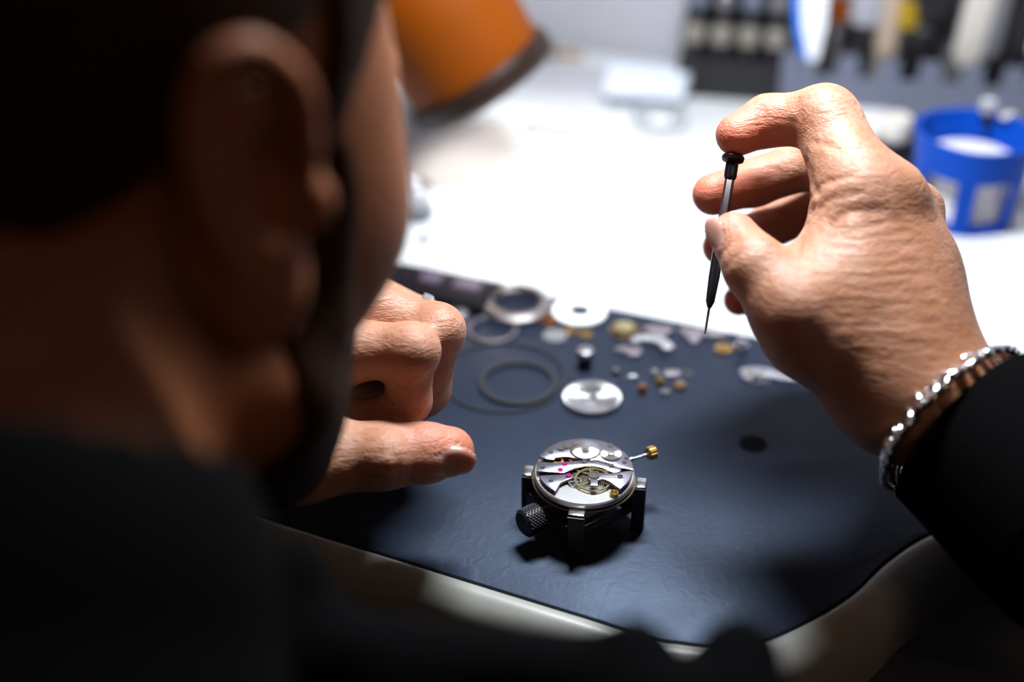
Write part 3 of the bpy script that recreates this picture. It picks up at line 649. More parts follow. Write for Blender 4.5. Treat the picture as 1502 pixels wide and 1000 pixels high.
cr = MB().lathe([(1e-6, 0), (.0021, 0), (.0026, .0005), (.0026, .0030), (.0021, .0035), (1e-6, .0035)], 56, Matrix.Translation(sd*.0268+sz) @ sd.to_track_quat('Z', 'Y').to_matrix().to_4x4(), rmod=lambda i: 1 if i % 4 < 2 else .92)
cr.build('crown', M['gold'], mv, ang=20)

# ------------------------------------------------------------------ watch parts laid out on the mat
def lay(name, u, v, label, cat, z=0, group=None, rz=0):
    p = P(u, v, z); return thing(name, label, cat, tuple(p), rz, group)
def one(o, label, cat, group=None): return tag(o, label, cat, group)
def at(mb, name, m, u, v, label, cat, rz=0, z=0, group=None):
    o = mb.build(name, m); o.location = P(u, v, z) if z == 0 else P(u, v, z); o.rotation_euler = (0, 0, rz); return tag(o, label, cat, group)
R0 = Matrix.Identity(4)
t = lay('case_bezel', 757, 452, 'thick grey steel watch case ring lying by the far mat edge', 'case ring')
MB().lathe([(.0118, 0), (.0160, 0), (.0168, .0010), (.0168, .0030), (.0150, .0046), (.0120, .0048), (.0108, .0040), (.0106, .0010)], 64, R0, closed=True).build('bezel_body', mat('bezel_steel', (.55, .50, .50), .38, 1), t)
MB().ring((0, 0, .0046), .0128, .0108, .0004).build('inner_lip', M['dark_steel'], t)
at(MB().ring((0, 0, 0), .0126, .0050, .0022, bev=.0004), 'white_washer', M['ceramic'], 850, 460, 'flat white ring with a small hole, beside the grey case ring', 'washer')
at(MB().ring((0, 0, 0), .0118, .0100, .0014), 'thin_ring', M['grey_steel'], 722, 484, 'thin grey metal ring just in front of the thick case ring', 'ring')
at(MB().ring((0, 0, 0), .0275, .0262, .0009), 'large_gasket', M['rubber'], 738, 553, 'widest thin black rubber gasket lying flat on the mat', 'gasket')
t = at(MB().ring((0, 0, 0), .0172, .0142, .0016), 'small_gasket', M['rubber'], 760, 563, 'thicker black gasket lying inside the wide thin gasket', 'gasket')
# barrel disc
t = lay('barrel_cover', 868, 588, 'bright silver round cover with three small holes, behind the watch movement', 'watch cover', rz=.1)
bm_ = mat('barrel_silver', (.80, .80, .82), .34, 1, aniso=.8); radial(bm_)
MB().lathe([(1e-6, 0), (.0118, 0), (.0126, .0006), (.0126, .0020), (.0122, .0026), (.0108, .0027), (.0102, .0024), (1e-6, .0024)], 64).build('cover_disc', bm_, t)
for x, y, r in ((.0030, .0032, .0013), (.0006, -.0004, .0011), (-.0046, .004, .0008)): MB().disc((x, y, .00236), r, .0004, 20).build('hole', M['gloss_black'], t)
MB().ring((-.001, .0012, .0024), .0042, .0034, .0003).build('raised_ring', bm_, t)
# pin standing upright
t = lay('barrel_arbor', 858, 538, 'small dark steel arbor with a pale cap, standing behind the silver cover', 'arbor')
MB().cyl((0, 0, 0), (0, 0, .0065), .0028, .0036, n=24).build('body', M['gloss_black'], t); MB().lathe([(1e-6, .0065), (.0036, .0065), (.0039, .0072), (.0036, .0090), (.002, .0096), (1e-6, .0096)], 24).build('cap', M['grey_steel'], t); MB().cyl((0, 0, .0096), (0, 0, .0106), .0008).build('pivot', M['steel'], t)
# gold wheel pile at the left
t = lay('small_gear', 806, 471, 'small copper coloured gear left of the white washer front', 'gear'); MB().ring((0, 0, 0), .0042, .0030, .0012).disc((0, 0, 0), .0014, .0026, 16).box((0, 0, .0006), (.0066, .001, .0008)).build('gear_wheel', M['copper'], t); MB().cyl((0, 0, .001), (0, 0, .0042), .0006).build('pinion', M['steel'], t)
at(MB().lathe([(1e-6, 0), (.0048, 0), (.0056, .0006), (.0050, .0012), (1e-6, .0018)], 40), 'watch_crystal', M['frost'], 814, 494, 'little clear domed disc in front of the copper gear', 'crystal')
at(MB().ring((0, 0, 0), .0030, .0014, .0013).disc((0, 0, .0002), .001, .002, 16), 'brass_collar', M['brass'], 836, 487, 'tiny dull brass collar between the clear disc and a gold disc', 'collar')
t = lay('gold_gear', 859, 492, 'tiny round gold wheel under the white washer front edge', 'wheel'); MB().disc((0, 0, 0), .0032, .0010).build('wheel_disc', M['gold'], t); MB().cyl((0, 0, .001), (0, 0, .0028), .0007).build('pinion', M['brass'], t)
# bright gold disc
t = lay('balance_assembly', 915, 486, 'balance wheel with a bright pale gold disc inside a brown ring', 'wheel')
MB().ring((0, 0, 0), .0066, .0056, .0014).box((0, 0, .0006), (.0118, .0012, .0008)).build('rim', M['brass'], t); MB().lathe([(1e-6, .0012), (.0043, .0012), (.0046, .0018), (.0043, .0030), (1e-6, .0034)], 32).build('roller', mat('pale_gold_disc', (.95, .84, .45), .3, 1), t)
# bridges
def plate_thing(name, u, v, pts, m, label, cat, h=.0016, rz=0, holes=()):
    t = lay(name, u, v, label, cat, rz=rz); MB().prism(poly(pts, 5), 0, h, bev=.0002).build('plate', m, t)
    for x, y, r in holes: MB().ring((x*mm, y*mm, h-.0001), r*mm, r*.55*mm, .0003).build('bushing', M['gold'] if r > 1 else M['steel'], t)
    return t
pk = mat('pink_nickel', (.62, .55, .58), .35, 1)
plate_thing('wheel_bridge', 966, 490, [(-7, 2.5), (-2, 5.5), (4, 5), (7, 2.5), (4, -1), (1, -6), (-2.5, -5.5), (-3.5, -1)], pk, 'pale pinkish triangular bridge touching the far mat edge, left of another one', 'watch bridge', holes=((1, 2, 1.1), (-.5, -3, .8)))
plate_thing('lever_bridge', 934, 516, [(-10, .5), (-5, 3), (1, 3.5), (2, 0), (1, -4), (-3, -4.5), (-6, -2)], mat('mauve_nickel', (.50, .43, .47), .35, 1), 'mauve grey lever plate partly under a bright curved arm', 'watch bridge', holes=((-4, 0, .9),))
t = lay('curved_arm', 957, 514, 'bright white curved metal arm lying beside the mauve lever plate', 'lever', z=0)
ctr = [(-9, 3.5), (-5, 6), (0, 6), (4.5, 2.8), (7.2, -3.0)]; a_ = catmull([Vector((x*mm, y*mm, 0)) for x, y in ctr], 6); L_, R_ = [], []
for i, p in enumerate(a_):
    tt = (a_[min(i+1, len(a_)-1)]-a_[max(i-1, 0)]).normalized(); nn = Vector((-tt.y, tt.x, 0)); wd = (.0016+.0012*i/len(a_)); L_.append(p+nn*wd); R_.append(p-nn*wd)
MB().prism([(p.x, p.y) for p in L_+R_[::-1]], .0017, .0034, bev=.0003).build('arm', mat('arm_silver', (.95, .96, .96), .35, 1), t); MB().disc((.0066, -.0018, 0), .0018, .0018).build('foot', M['silver'], t); MB().disc((-.0075, .0042, 0), .0014, .0018).build('foot', M['silver'], t)
plate_thing('pallet_cock', 1018, 494, [(-6.5, 5), (0, 5.5), (5, 3), (3, -1.5), (.5, -6.5), (-2, -6), (-4, -1)], pk, 'pinkish triangular cock under the screwdriver tip, point towards the watch movement', 'watch bridge', holes=((-1, 2, 1.2), (-.5, -4, .7)))
plate_thing('small_cock', 1048, 493, [(-4, 2.2), (1, 3), (5.5, 1.5), (5, -1), (1, -1.6), (-4, -1)], pk, 'narrow pinkish cock close to the hand, beyond a gold disc', 'watch bridge', holes=((2, .8, .7),))
t = lay('gold_disc', 1061, 513, 'flat gold wheel left of a small white oval near the hand', 'wheel'); MB().disc((0, 0, 0), .0040, .0012).build('wheel_disc', M['gold'], t); MB().cyl((0, 0, .001), (0, 0, .003), .0008).build('pinion', M['brass'], t)
t = lay('white_stud', 1087, 516, 'small bright silver cylinder standing right of the flat gold wheel', 'stud'); MB().cyl((0, 0, 0), (0, 0, .0042), .0030, n=28).build('body', M['silver'], t); MB().cyl((0, 0, .0042), (0, 0, .0062), .0018).build('cap', M['silver'], t)
t = plate_thing('balance_bridge', 1118, 553, [(-9, 4), (-3, 6), (5, 4), (12, 0), (14, -5), (8, -4), (3, -2), (-2, -1), (-6, -4), (-9, -2)], mat('bright_nickel', (.75, .75, .78), .25, 1), 'silver balance bridge half under the right hand', 'watch bridge', holes=((-5, 1, 1.6), (1, 2, 1.2), (-1.5, -.5, .8)))
MB().ring((-.004, -.0035, .0002), .0030, .0024, .0008).ring((.0, -.005, .0002), .0022, .0017, .0008).build('coil', M['steel'], t)
# little bits in the middle
at(MB().lathe([(1e-6, 0), (.0012, .0003), (.0018, .0014), (.0012, .0026), (1e-6, .0029)], 20), 'steel_bead', M['silver'], 903, 549, 'tiny round silver bead alone beside the standing dark arbor', 'bead')
at(MB().tube([(-.003, -.001, .0006), (-.001, .0016, .0006), (.0018, .001, .0006), (.003, -.001, .0006)], .0004), 'click_spring', M['grey_steel'], 927, 556, 'thin faint bent wire spring between the bead and the small parts', 'spring')
def jewel(name, u, v, m, r, h, lab, cat, ph=True):
    t = lay(name, u, v, lab, cat); MB().lathe([(1e-6, 0), (r*.85, 0), (r, h*.25), (r, h*.7), (r*.75, h), (1e-6, h)], 24).build('body', m, t)
    if ph: MB().cyl((0, 0, h), (0, 0, h+.0012), r*.35, n=12).build('head', M['steel'], t)
    return t
jewel('copper_pin', 942, 575, M['copper'], .0021, .0034, 'rusty copper stud in front of the group of tiny parts', 'stud')
jewel('dark_gold_stud', 968, 563, mat('dark_gold', (.40, .28, .08), .4, 1), .0022, .0028, 'dark gold stud in the middle of the tiny parts', 'stud')
jewel('gold_nut', 997, 569, M['brass'], .0026, .0024, 'gold nut at the right end of the tiny parts', 'nut')
jewel('silver_thimble', 960, 551, M['steel'], .0018, .0026, 'tiny silver cap at the far left of the tiny parts', 'cap', False)
plate_thing('grey_plate', 986, 549, [(-3.4, 1.6), (1, 2.4), (3.6, 1), (3.2, -1.5), (-2, -2), (-3.6, -.6)], mat('grey_pink', (.42, .37, .40), .4, 1), 'small greyish rectangular plate behind the gold nut', 'plate', .0012)
at(MB().ring((0, 0, 0), .0020, .0013, .0008), 'shim_ring', M['grey_steel'], 1010, 549, 'thin tiny shim ring right of the greyish plate', 'ring')
at(MB().ring((0, 0, 0), .0019, .0008, .0018), 'silver_nut', M['steel'], 975, 578, 'tiny silver collar between the copper stud and gold nut', 'collar')
at(MB().disc((0, 0, 0), .0055, .0003, 40), 'dark_disc', mat('flat_black', (.008, .009, .012), .8, spec=.1), 1105, 651, 'thin dark disc lying alone in front of the right wrist', 'disc')
# dark strap case near the far left corner of the mat
t = lay('dark_case', 668, 432, 'low glossy black case with mauve reflections at the far mat edge', 'case', rz=BA)
MB().box((-.010, -.0015, .0025), (.062, .026, .005), bev=.0012).build('base', mat('case_black', (.006, .006, .008), .55, spec=.15), t); MB().box((-.010, -.0015, .0055), (.056, .021, .0010), bev=.0006).build('lid', mat('dark_mauve_lid', (.008, .006, .009), .5, spec=.2), t)
for x, w_ in ((.006, .013), (-.013, .010)): MB().box((x, .001, .0062), (w_, .008, .0006), bev=.0003).build('window', mat('mauve_film', (.11, .08, .12), .4), t)  # reflections painted on the lid as mauve patches
at(MB().lathe([(1e-6, 0), (.0050, 0), (.0058, .001), (.0054, .0024), (.003, .0034), (1e-6, .0036)], 28), 'silver_dome', M['steel'], 671, 463, 'pale silver dome between the fist and the thin grey ring', 'dome')

# ------------------------------------------------------------------ screwdriver in the right hand
tp, hd = W(1034, 490, .4560), W(1076, 228, .4665); ax = (hd-tp).normalized(); Ls = (hd-tp).length
sd_ = thing('screwdriver', 'slim steel precision screwdriver held upright by the right hand', 'screwdriver', tuple(tp)); sd_.rotation_mode = 'QUATERNION'; sd_.rotation_quaternion = ax.to_track_quat('Z', 'Y')
I4 = Matrix.Identity(4); f_ = lambda v: (490-v)/(490-228)*Ls
MB().lathe([(1e-6, 0), (.00025, .0001), (.00042, .003), (.0005, f_(452)), (1e-6, f_(452))], 16).build('blade', M['dark_steel'], sd_)
MB().lathe([(.0007, f_(452)), (.0016, f_(443)), (.0020, f_(410)), (.0020, f_(330))], 24).build('chuck', M['gloss_black'], sd_)
MB().lathe([(.0017, f_(332)), (.0019, f_(328)), (.0017, f_(266)), (.0015, f_(264))], 6).build('shaft', mat('shaft_steel', (.22, .18, .18), .35, 1), sd_, ang=20)
MB().lathe([(.0018, f_(264)), (.0023, f_(260)), (.0023, f_(240)), (.0019, f_(238))], 28).build('collar', M['gloss_black'], sd_)
MB().lathe([(.0020, f_(239)), (.0038, f_(236)), (.0041, f_(232)), (.0038, f_(229)), (.002, f_(228)), (1e-6, f_(228))], 32).build('swivel_cap', M['brown'], sd_)

# ------------------------------------------------------------------ back of the bench
# blue basket of white discs
bp_ = P(1412, 349, -.0018); bc0 = Vector((bp_.x+.006, bp_.y+.0255, -.0018))
bk = thing('blue_basket', 'bright blue plastic basket with open windows, filled with white discs', 'basket', tuple(bc0), math.radians(-82-27))
RB, RT, HB = .0255, .0315, .049; NS = 6
def fr(k, z, r_off=0):
    a = 2*PI*k/NS; r = RB+(RT-RB)*z/HB+r_off; return Vector((r*math.cos(a), r*math.sin(a), z))
def shell(z0, z1, th, m, name, a_s=None):
    b = MB(); n = 48; vs, fs = [], []
    for i in range(n):
        a = 2*PI*i/n
        for z, ro in ((z0, 0), (z1, 0), (z1, -th), (z0, -th)):
            r = RB+(RT-RB)*z/HB+ro; q = 1-.03*(1-abs(math.cos(a*NS/2))); vs.append((r*q*math.cos(a), r*q*math.sin(a), z))
    for i in range(n):
        j = (i+1) % n
        for t_ in range(4): fs.append((i*4+t_, j*4+t_, j*4+(t_+1) % 4, i*4+(t_+1) % 4))
    return b.add(vs, fs).build(name, m, bk)
shell(.0, .006, .0022, M['blue'], 'bottom_band'); shell(.031, HB, .0022, M['blue'], 'top_band'); MB().disc((0, 0, .0005), RB-.001, .002, 48).build('bottom', M['blue'], bk)
for k in range(NS):
    a, b = fr(k, .004), fr(k, .033); ang = 2*PI*k/NS; hw = .0046; cs, sn = math.cos(ang), math.sin(ang); vs = []
    for p, z in ((a, .004), (b, .033)):
        r = math.hypot(p.x, p.y)
        for dr, dt in ((0.0002, -hw), (.0002, hw), (-.0024, hw), (-.0024, -hw)): vs.append(((r+dr)*cs-dt*sn, (r+dr)*sn+dt*cs, z))
    MB().add(vs, [(0, 1, 2, 3), (4, 7, 6, 5), (0, 4, 5, 1), (1, 5, 6, 2), (2, 6, 7, 3), (3, 7, 4, 0)]).build('post', M['blue'], bk)
grp = 'white discs stacked in the blue basket'; ws = None
for k in range(7):
    z = .0022+k*.0046
    if ws is None:
        ws = MB().lathe([(1e-6, 0), (.0212, 0), (.0222, .0010), (.0222, .0030), (.0212, .0042), (1e-6, .0042)], 48).build('white_disc', M['cream'] if 0 else mat('disc_plastic', (.72, .70, .70), .5)); o = ws
    else: o = ws.copy(); COL.objects.link(o)
    o.location = bc0+Vector((random.uniform(-.0006, .0006), random.uniform(-.0006, .0006), z)); tag(o, f'pale greyish disc, {["lowest", "second from the bottom", "third from the bottom", "fourth from the bottom", "third from the top", "second from the top", "top"][k]} of the stack in the blue basket', 'disc', grp)
    if k == 6: o.scale = (1.08, 1.08, 1); tag(o, 'topmost pale disc of the stack in the blue basket', 'disc', grp)
hk = thing('white_hook', 'pale hooked strip hanging over the front edge of the blue basket', 'hook', tuple(bc0))
a0 = math.radians(41); r_ = lambda z: RB+(RT-RB)*z/HB
dirv = Vector((math.cos(a0), math.sin(a0), 0)); sdv = Vector((-dirv.y, dirv.x, 0))
def strip(p0, p1, wd, th): 
    n = ((p1-p0).normalized()).cross(sdv).normalized(); vs = []
    for p in (p0, p1): vs += [p-sdv*wd-n*th, p+sdv*wd-n*th, p+sdv*wd+n*th, p-sdv*wd+n*th]
    return vs, [(0, 1, 2, 3), (7, 6, 5, 4), (0, 4, 5, 1), (1, 5, 6, 2), (2, 6, 7, 3), (3, 7, 4, 0)]
h_ = MB(); h_.add(*strip(dirv*(r_(.035)+.0012)+Vector((0, 0, .033)), dirv*(r_(HB)+.0012)+Vector((0, 0, HB+.001)), .0022, .0006)); h_.add(*strip(dirv*(r_(HB)+.002)+Vector((0, 0, HB+.0006)), dirv*(r_(HB)-.008)+Vector((0, 0, HB+.0006)), .0022, .0006)); h_.build('strip', M['cream'], hk)
cl = thing('clear_clip', 'small clear glassy clip on the far rim of the blue basket', 'clip', tuple(bc0+Vector((.012, .023, HB))))
MB().lathe([(1e-6, 0), (.004, .0005), (.0052, .004), (.004, .0075), (1e-6, .0085)], 20).build('clip_head', M['frost'], cl); MB().box((0, 0, -.003), (.003, .008, .008), bev=.0006).build('clip_jaw', M['gloss_black'], cl)
# bottle beside it
q = P(1303, 253, -.0018); bt = thing('small_bottle', 'small dark bottle with a beige cap, half behind the right hand', 'bottle', tuple(q))
MB().lathe([(1e-6, 0), (.0115, 0), (.0125, .0015), (.0125, .016), (.009, .021), (.007, .0215), (.007, .024)], 32).build('body', M['gloss_black'], bt); MB().lathe([(.0082, .0215), (.0088, .023), (.0088, .033), (.0078, .0345), (1e-6, .0345)], 32).build('cap', M['cream'], bt)
q = P(1347, 262, -.0018); bt2 = thing('black_bottle', 'black round pot standing between the beige capped bottle and blue basket', 'pot', tuple(q+Vector((-.0, .012, 0))))
MB().lathe([(1e-6, 0), (.0095, 0), (.0105, .0015), (.0105, .020), (.0085, .022), (1e-6, .022)], 32).build('body', M['gloss_black'], bt2); MB().lathe([(1e-6, .022), (.0098, .022), (.0098, .028), (.009, .029), (1e-6, .029)], 32).build('lid', M['black'], bt2)
# tool rack with notched front panel
rk_c = P(1322, 172, -.0018); ra_ = math.radians(-12); rx = Vector((math.cos(ra_), math.sin(ra_), 0)); ry = Vector((-rx.y, rx.x, 0))
rk = thing('tool_rack', 'slate grey tool rack with a notched front panel at the back of the bench', 'rack', tuple(rk_c), ra_)
x0, x1, hh = -.075, .135, .036; prof = [(x0, 0), (x1, 0), (x1, hh)]; xs = x1-.006
while xs-.0245 > x0: prof += [(xs, hh), (xs-.001, hh-.013), (xs-.0115, hh-.013), (xs-.0125, hh)]; xs -= .0245
prof += [(x0, hh)]
b = MB(); b.m = Matrix.Rotation(PI/2, 4, 'X'); b.prism(prof, -.004, 0); b.build('front_panel', M['slate'], rk)
MB().box(((x0+x1)/2, .022, .003), (x1-x0, .036, .006), bev=.0005).build('floor_panel', M['dark_steel'], rk)
MB().box(((x0+x1)/2, .040, .036), (x1-x0, .003, .072), bev=.0005).build('back_panel', mat('rack_grey', (.16, .16, .17), .6), rk)
MB().box((x0, .020, hh/2), (.003, .040, hh), bev=.0005).build('end_panel', M['slate'], rk); MB().box((x1, .020, hh/2), (.003, .040, hh), bev=.0005).build('end_panel', M['slate'], rk)
def rack_tool(name, lx, label, cat, parts, tilt=0, ly=.018):
    p = rk_c + rx*lx + ry*ly + Vector((0, 0, .0062)); t = thing(name, label, cat, tuple(p)); t.rotation_euler = (math.radians(-4), tilt, ra_)
    for pn, prof_, m_, n_, sq_ in parts: 
        b_ = MB().lathe(prof_, n_); b_.v = [(x, y*sq_, z) for x, y, z in b_.v]; b_.build(pn, m_, t)
    return t
def bar(r, z0, z1): return [(r*.8, z0), (r, z0+r*.2), (r, z1-r*.2), (r*.8, z1)]
ux = lambda u: (P(u, 172, -.0018)-rk_c).dot(rx)*1.0
rack_tool('orange_screwdriver', ux(1213), 'grey screwdriver with an orange band standing in the rack', 'screwdriver', [('shaft', bar(.0028, 0, .045), M['grey_steel'], 16, 1), ('band', bar(.0062, .045, .060), M['orange'], 20, 1), ('handle', bar(.0055, .060, .115), M['grey_steel'], 20, 1)])
rack_tool('grey_file', ux(1254), 'wide pale grey handled tool in the rack, left of the beige one', 'tool', [('shaft', bar(.003, 0, .044), M['dark_steel'], 16, 1), ('handle', bar(.0105, .044, .120), mat('pale_grey_handle', (.42, .43, .48), .5), 24, .6)])
rack_tool('beige_brush', ux(1288), 'beige wooden handled brush standing in the rack', 'brush', [('bristles', bar(.0065, 0, .026), mat('bristle', (.30, .25, .19), .8), 20, .8), ('handle', bar(.0075, .026, .120), M['beige'], 24, .8)])
rack_tool('yellow_screwdriver', ux(1311), 'slim black screwdriver with a yellow knob in the rack', 'screwdriver', [('shaft', bar(.0022, 0, .044), M['dark_steel'], 16, 1), ('knob', bar(.0078, .044, .062), M['yellow'], 24, 1), ('handle', bar(.0045, .062, .115), M['black'], 20, 1)])
rack_tool('black_pliers', ux(1338), 'black pliers with splayed thick handles standing in the rack', 'pliers', [('jaw', bar(.0075, 0, .034), M['gloss_black'], 20, .7), ('pivot', bar(.0100, .034, .046), M['black'], 24, .7), ('handle', [(.006, .046), (.0150, .056), (.0165, .075), (.0130, .115), (.006, .118)], M['black'], 24, .5)])
rack_tool('white_tweezers', ux(1400), 'broad cream white tweezers standing in the rack', 'tweezers', [('tip', bar(.0035, 0, .022), M['steel'], 20, .6), ('arm', [(.0040, .022), (.0100, .030), (.0105, .060), (.0085, .120), (.004, .124)], M['cream'], 24, .35)], .10)
rack_tool('grey_tweezers', ux(1432), 'dull grey slim tweezers right of the cream tweezers', 'tweezers', [('tip', bar(.0025, 0, .030), M['dark_steel'], 16, .6), ('arm', bar(.0068, .030, .118), mat('dull_grey', (.20, .20, .22), .6), 20, .5)], .04)
rack_tool('black_tweezers', ux(1466), 'black slim tweezers near the right end of the rack', 'tweezers', [('tip', bar(.0028, 0, .024), M['gloss_black'], 16, .6), ('arm', [(.0030, .024), (.0062, .034), (.0080, .060), (.0060, .116), (.003, .118)], M['black'], 20, .5)], .08)
rack_tool('white_screwdriver', ux(1506), 'white handled screwdriver with a violet band at the right end of the rack', 'screwdriver', [('shaft', bar(.0035, 0, .020), mat('lilac', (.45, .40, .48), .5), 16, 1), ('band', bar(.0068, .020, .034), mat('violet', (.10, .06, .16), .4), 20, 1), ('handle', bar(.0066, .034, .115), M['white_plastic'], 20, 1)])
# bright blue-edged blade
t = rack_tool('blue_edged_blade', ux(1184), 'bright white pointed blade with a blue edge, tallest in front of the rack', 'blade', [], -.05, -.004)
w_ = [(-.0035, .0), (0, -.0012), (.0035, .0), (.0085, .020), (.0105, .045), (.0115, .110), (-.0115, .110), (-.0105, .045), (-.0085, .020)]
t.location = rk_c+rx*ux(1184)+ry*(-.008)+Vector((0, 0, .0015)); t.rotation_euler = (math.radians(-5), -.09, ra_)
b = MB(); b.m = Matrix.Rotation(PI/2, 4, 'X'); b.prism([(x*.82+.0022, z+.034) for x, z in w_], -.0030, .0034, bev=.0008); b.build('blade', mat('lit_white_plastic', (.93, .95, 1.0), .25), t)  # plain white plastic, no emission
b = MB(); b.m = Matrix.Rotation(PI/2, 4, 'X'); b.prism([(x-.0008, z+.034) for x, z in w_], -.0024, .0024, bev=.0006); b.build('edge', mat('blue_edge', (.02, .20, .90), .25), t)
b = MB().box((0, -.001, .018), (.006, .0045, .036), bev=.001); b.build('foot', M['slate'], t)
# black stepped stand of tools
sb = P(1068, 150, -.0018); stn = thing('tool_stand', 'black stepped stand full of small tools, left of the grey rack', 'stand', tuple(sb+Vector((0, .0, 0))), ra_)
for k in range(3): MB().box((0, .012+k*.017, (.026+.017*k)/2), (.068, .0168, .026+.017*k), bev=.0015).build('step', M['black'], stn)
cols = [[mat('cap_beige', (.22, .20, .17), .5)]*4, [M['slate'], M['grey_steel'], M['slate'], mat('dusky', (.16, .15, .17), .5)], [M['red'], M['yellow'], M['black'], M['red']]]
nm = [['far left', 'second from the left', 'third from the left', 'far right']]*3; rows = ['front', 'middle', 'back']; cn = [['beige']*4, ['grey', 'steel grey', 'slate grey', 'dusky grey'], ['dark red', 'yellow', 'black', 'dark red']]
for r in range(3):
    for c_ in range(4):
        lx = -.0255+.017*c_; p = stn.location + rx*lx + ry*(.012+.017*r) + Vector((0, 0, .026+.017*r+.0001))
        t = thing('capped_tool', f'{cn[r][c_]} capped tool, {nm[r][c_]} in the {rows[r]} row of the black stand', 'tool', tuple(p), group='tools in the black stand')
        MB().lathe(bar(.0048, 0, .008), 20).build('shank', M['gloss_black'], t); MB().lathe([(.0050, .008), (.0066, .0095), (.0066, .017), (.0050, .0195), (1e-6, .020)] if r < 2 else [(.0050, .008), (.0066, .0095), (.0060, .040), (.0050, .043), (1e-6, .044)], 24).build('cap', cols[r][c_], t)
# white lidded tray
tr = thing('lidded_tray', 'pale white lidded tray with a dark base beside the black stand', 'tray', tuple(P(946, 150, -.0018)), ra_)
MB().prism([(x, y) for x, y in ((-.024, -.010), (.024, -.010), (.026, .022), (-.026, .022))], 0, .007, bev=.0015).build('base', mat('tray_base', (.08, .10, .15), .5), tr)  # dark colour stands for the shadow under the tray
MB().prism([(x, y) for x, y in ((-.025, -.011), (.025, -.011), (.027, .023), (-.027, .023))], .007, .016, bev=.004, seg=4).build('lid', mat('tray_lid', (.74, .80, .92), .3), tr)
# papers, plastic lids, small pot, screw
def sheet(name, u, v, w_, d_, rz, m_, label, cat, h=.0006):
    o = MB().box((0, 0, h/2), (w_, d_, h), bev=h*.2).build(name, m_); o.location = P(u, v, -.0018); o.rotation_euler = (0, 0, rz); return tag(o, label, cat)
sheet('paper_sheet', 735, 175, .075, .050, -.5, M['paper'], 'white paper sheet lying on the bench below the orange lamp', 'paper')
sheet('grey_sachet', 803, 193, .030, .016, -.3, M['greyp'], 'small grey flat sachet on the white bench, right of the paper', 'sachet', .002)
sheet('grey_folder', 830, 118, .10, .045, -.35, mat('pale_grey_card', (.46, .46, .50), .7), 'pale grey card folder near the back wall, left of the tray', 'folder', .003)
sheet('white_cloth', 1235, 172, .055, .030, -.25, M['paper'], 'folded white cloth in front of the grey rack', 'cloth', .004)
t = thing('plastic_lid', 'clear round plastic lid lying in front of the lidded tray', 'lid', tuple(P(968, 182, -.0018))); MB().lathe([(1e-6, 0), (.016, 0), (.017, .001), (.017, .007), (.0160, .007), (.0158, .0016), (1e-6, .0014)], 40).build('dish', M['frost'], t); MB().disc((0, 0, .0017), .007, .001).build('knob', M['white_plastic'], t)
t = thing('steel_ball', 'small shiny steel ball on a stub beside the orange lamp rim', 'ball', tuple(P(738, 130, -.0018))); MB().lathe([(.003, 0), (.0032, .004)]).build('stub', M['steel'], t); MB().lathe([(1e-6, .003)]+[(.0045*math.sin(a), .0075-.0045*math.cos(a)) for a in (.4, .8, 1.2, 1.57, 2.0, 2.4, 2.8)]+[(1e-6, .012)], 24).build('ball', M['silver'], t)
t = thing('brass_knife', 'brass and dark brown tool lying near the back wall', 'tool', tuple(P(795, 84, -.0018)), -.25); MB().cyl((-.022, 0, .004), (.010, 0, .004), .0042).build('handle', mat('dark_olive', (.12, .10, .07), .5), t); MB().cyl((.010, 0, .004), (.028, 0, .004), .002).build('blade', M['brass'], t)
t = thing('oil_pot', 'small clear glass pot with a dark grey base on the bench', 'pot', tuple(P(612, 318, -.0018)))
MB().lathe([(1e-6, 0), (.0082, 0), (.0088, .001), (.0088, .006), (.0080, .0066), (1e-6, .0066)], 36).build('base', mat('pot_grey', (.12, .13, .16), .4), t); MB().lathe([(.0072, .0066), (.0080, .007), (.0080, .0175), (.0072, .018), (.0066, .0175), (.0066, .007)], 36, closed=True).build('glass', M['frost'], t); MB().ring((0, 0, .0175), .0084, .0066, .0016).build('rim', M['grey_steel'], t)
t = thing('tiny_screw', 'tiny dark screw alone on the white bench below the glass pot', 'screw', tuple(P(622, 353, -.0018))); MB().cyl((0, 0, 0), (0, 0, .0018), .0026, n=20).build('head', mat('teal_steel', (.03, .09, .11), .4), t); MB().cyl((0, 0, .0018), (0, 0, .004), .0009).build('shank', M['dark_steel'], t)
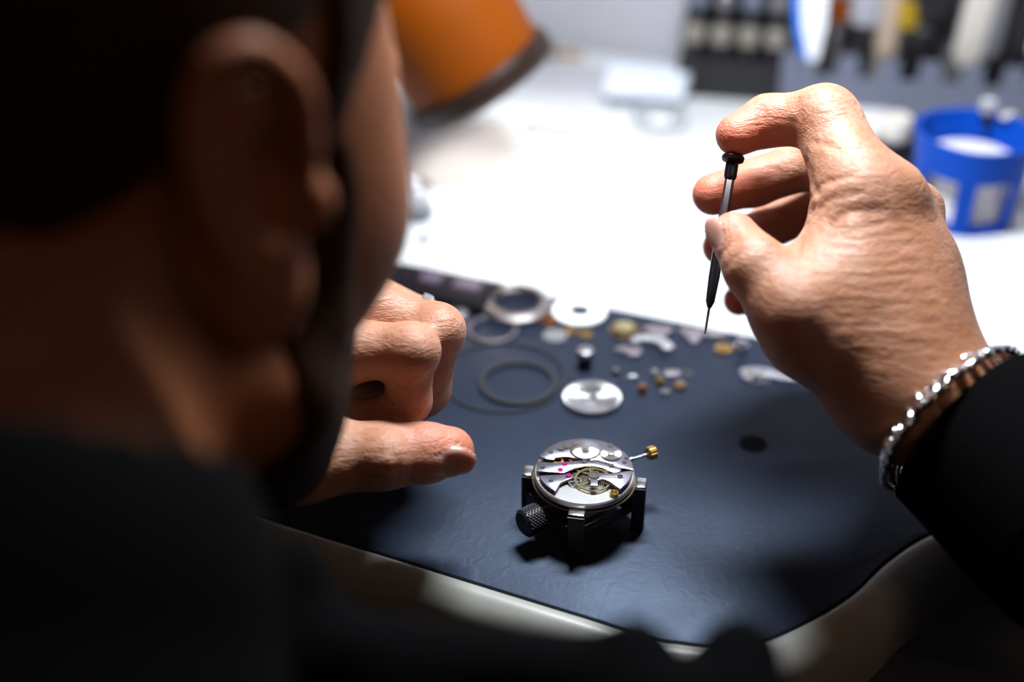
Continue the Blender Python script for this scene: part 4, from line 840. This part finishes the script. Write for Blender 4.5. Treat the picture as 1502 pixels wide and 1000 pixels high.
t = thing('black_stopper', 'small black round knob on the bench in front of the rack', 'knob', tuple(P(1246, 152, -.0018)-ry*.004)); MB().lathe([(1e-6, 0), (.0055, 0), (.006, .001), (.0052, .008), (.0062, .010), (.0062, .014), (.005, .016), (1e-6, .016)], 28).build('grip', M['black'], t); MB().disc((0, 0, .016), .003, .001).build('cap', M['dark_steel'], t)
# orange lamp head
lc = W(706, 116, .715); la = (W(700+60, 116+82, .728)-lc).normalized()
lm_ = thing('orange_lamp', 'orange lamp head with a dark rim, tipped over the back of the bench', 'lamp', tuple(lc)); lm_.rotation_mode = 'QUATERNION'; lm_.rotation_quaternion = (-la).to_track_quat('Z', 'Y')
MB().lathe([(.0370, .004), (.0395, .006), (.0415, .040), (.0400, .075), (.0200, .105), (.0186, .103), (.0385, .074), (.0400, .040), (.0375, .006)], 56, closed=True).build('shade', M['orange'], lm_)
MB().lathe([(.0410, -.007), (.0435, -.004), (.0435, .004), (.0410, .007), (.0345, .007), (.0345, -.007)], 56, closed=True).build('rim', M['brown'], lm_)
MB().lathe([(1e-6, .100), (.0196, .103), (.0196, .120), (.012, .128), (1e-6, .128)], 32).build('socket', M['brown'], lm_)
MB().lathe([(1e-6, .030), (.008, .032), (.0125, .045), (.010, .060), (.006, .070), (.006, .094)], 24).build('bulb', mat('bulb_glass', (.9, .88, .84), .3), lm_)
inv = lm_.rotation_quaternion.inverted()
pl_ = bpy.data.lights.new('lamp_bulb_light', 'POINT'); pl_.energy = .28; pl_.shadow_soft_size = .012; pl_.color = (1, .93, .85); po_ = bpy.data.objects.new('lamp_bulb_light', pl_); COL.objects.link(po_); po_.location = lc-la*.012
arm_pts = [inv @ (p-lc) for p in [lc-la*.127, lc-la*.16, lc-la*.19+Vector((-.04, .03, .03)), Vector((-.20, .86, .30)), Vector((-.235, .935, .02))]]
MB().tube(catmull(arm_pts, 6), .006, 14).build('arm', M['brown'], lm_)
bpz = inv @ (Vector((-.235, .935, -.0016))-lc); upz = inv @ Vector((0, 0, 1))
MB().cyl(bpz, bpz+upz*.020, .045, .040, n=40).build('base', M['brown'], lm_)
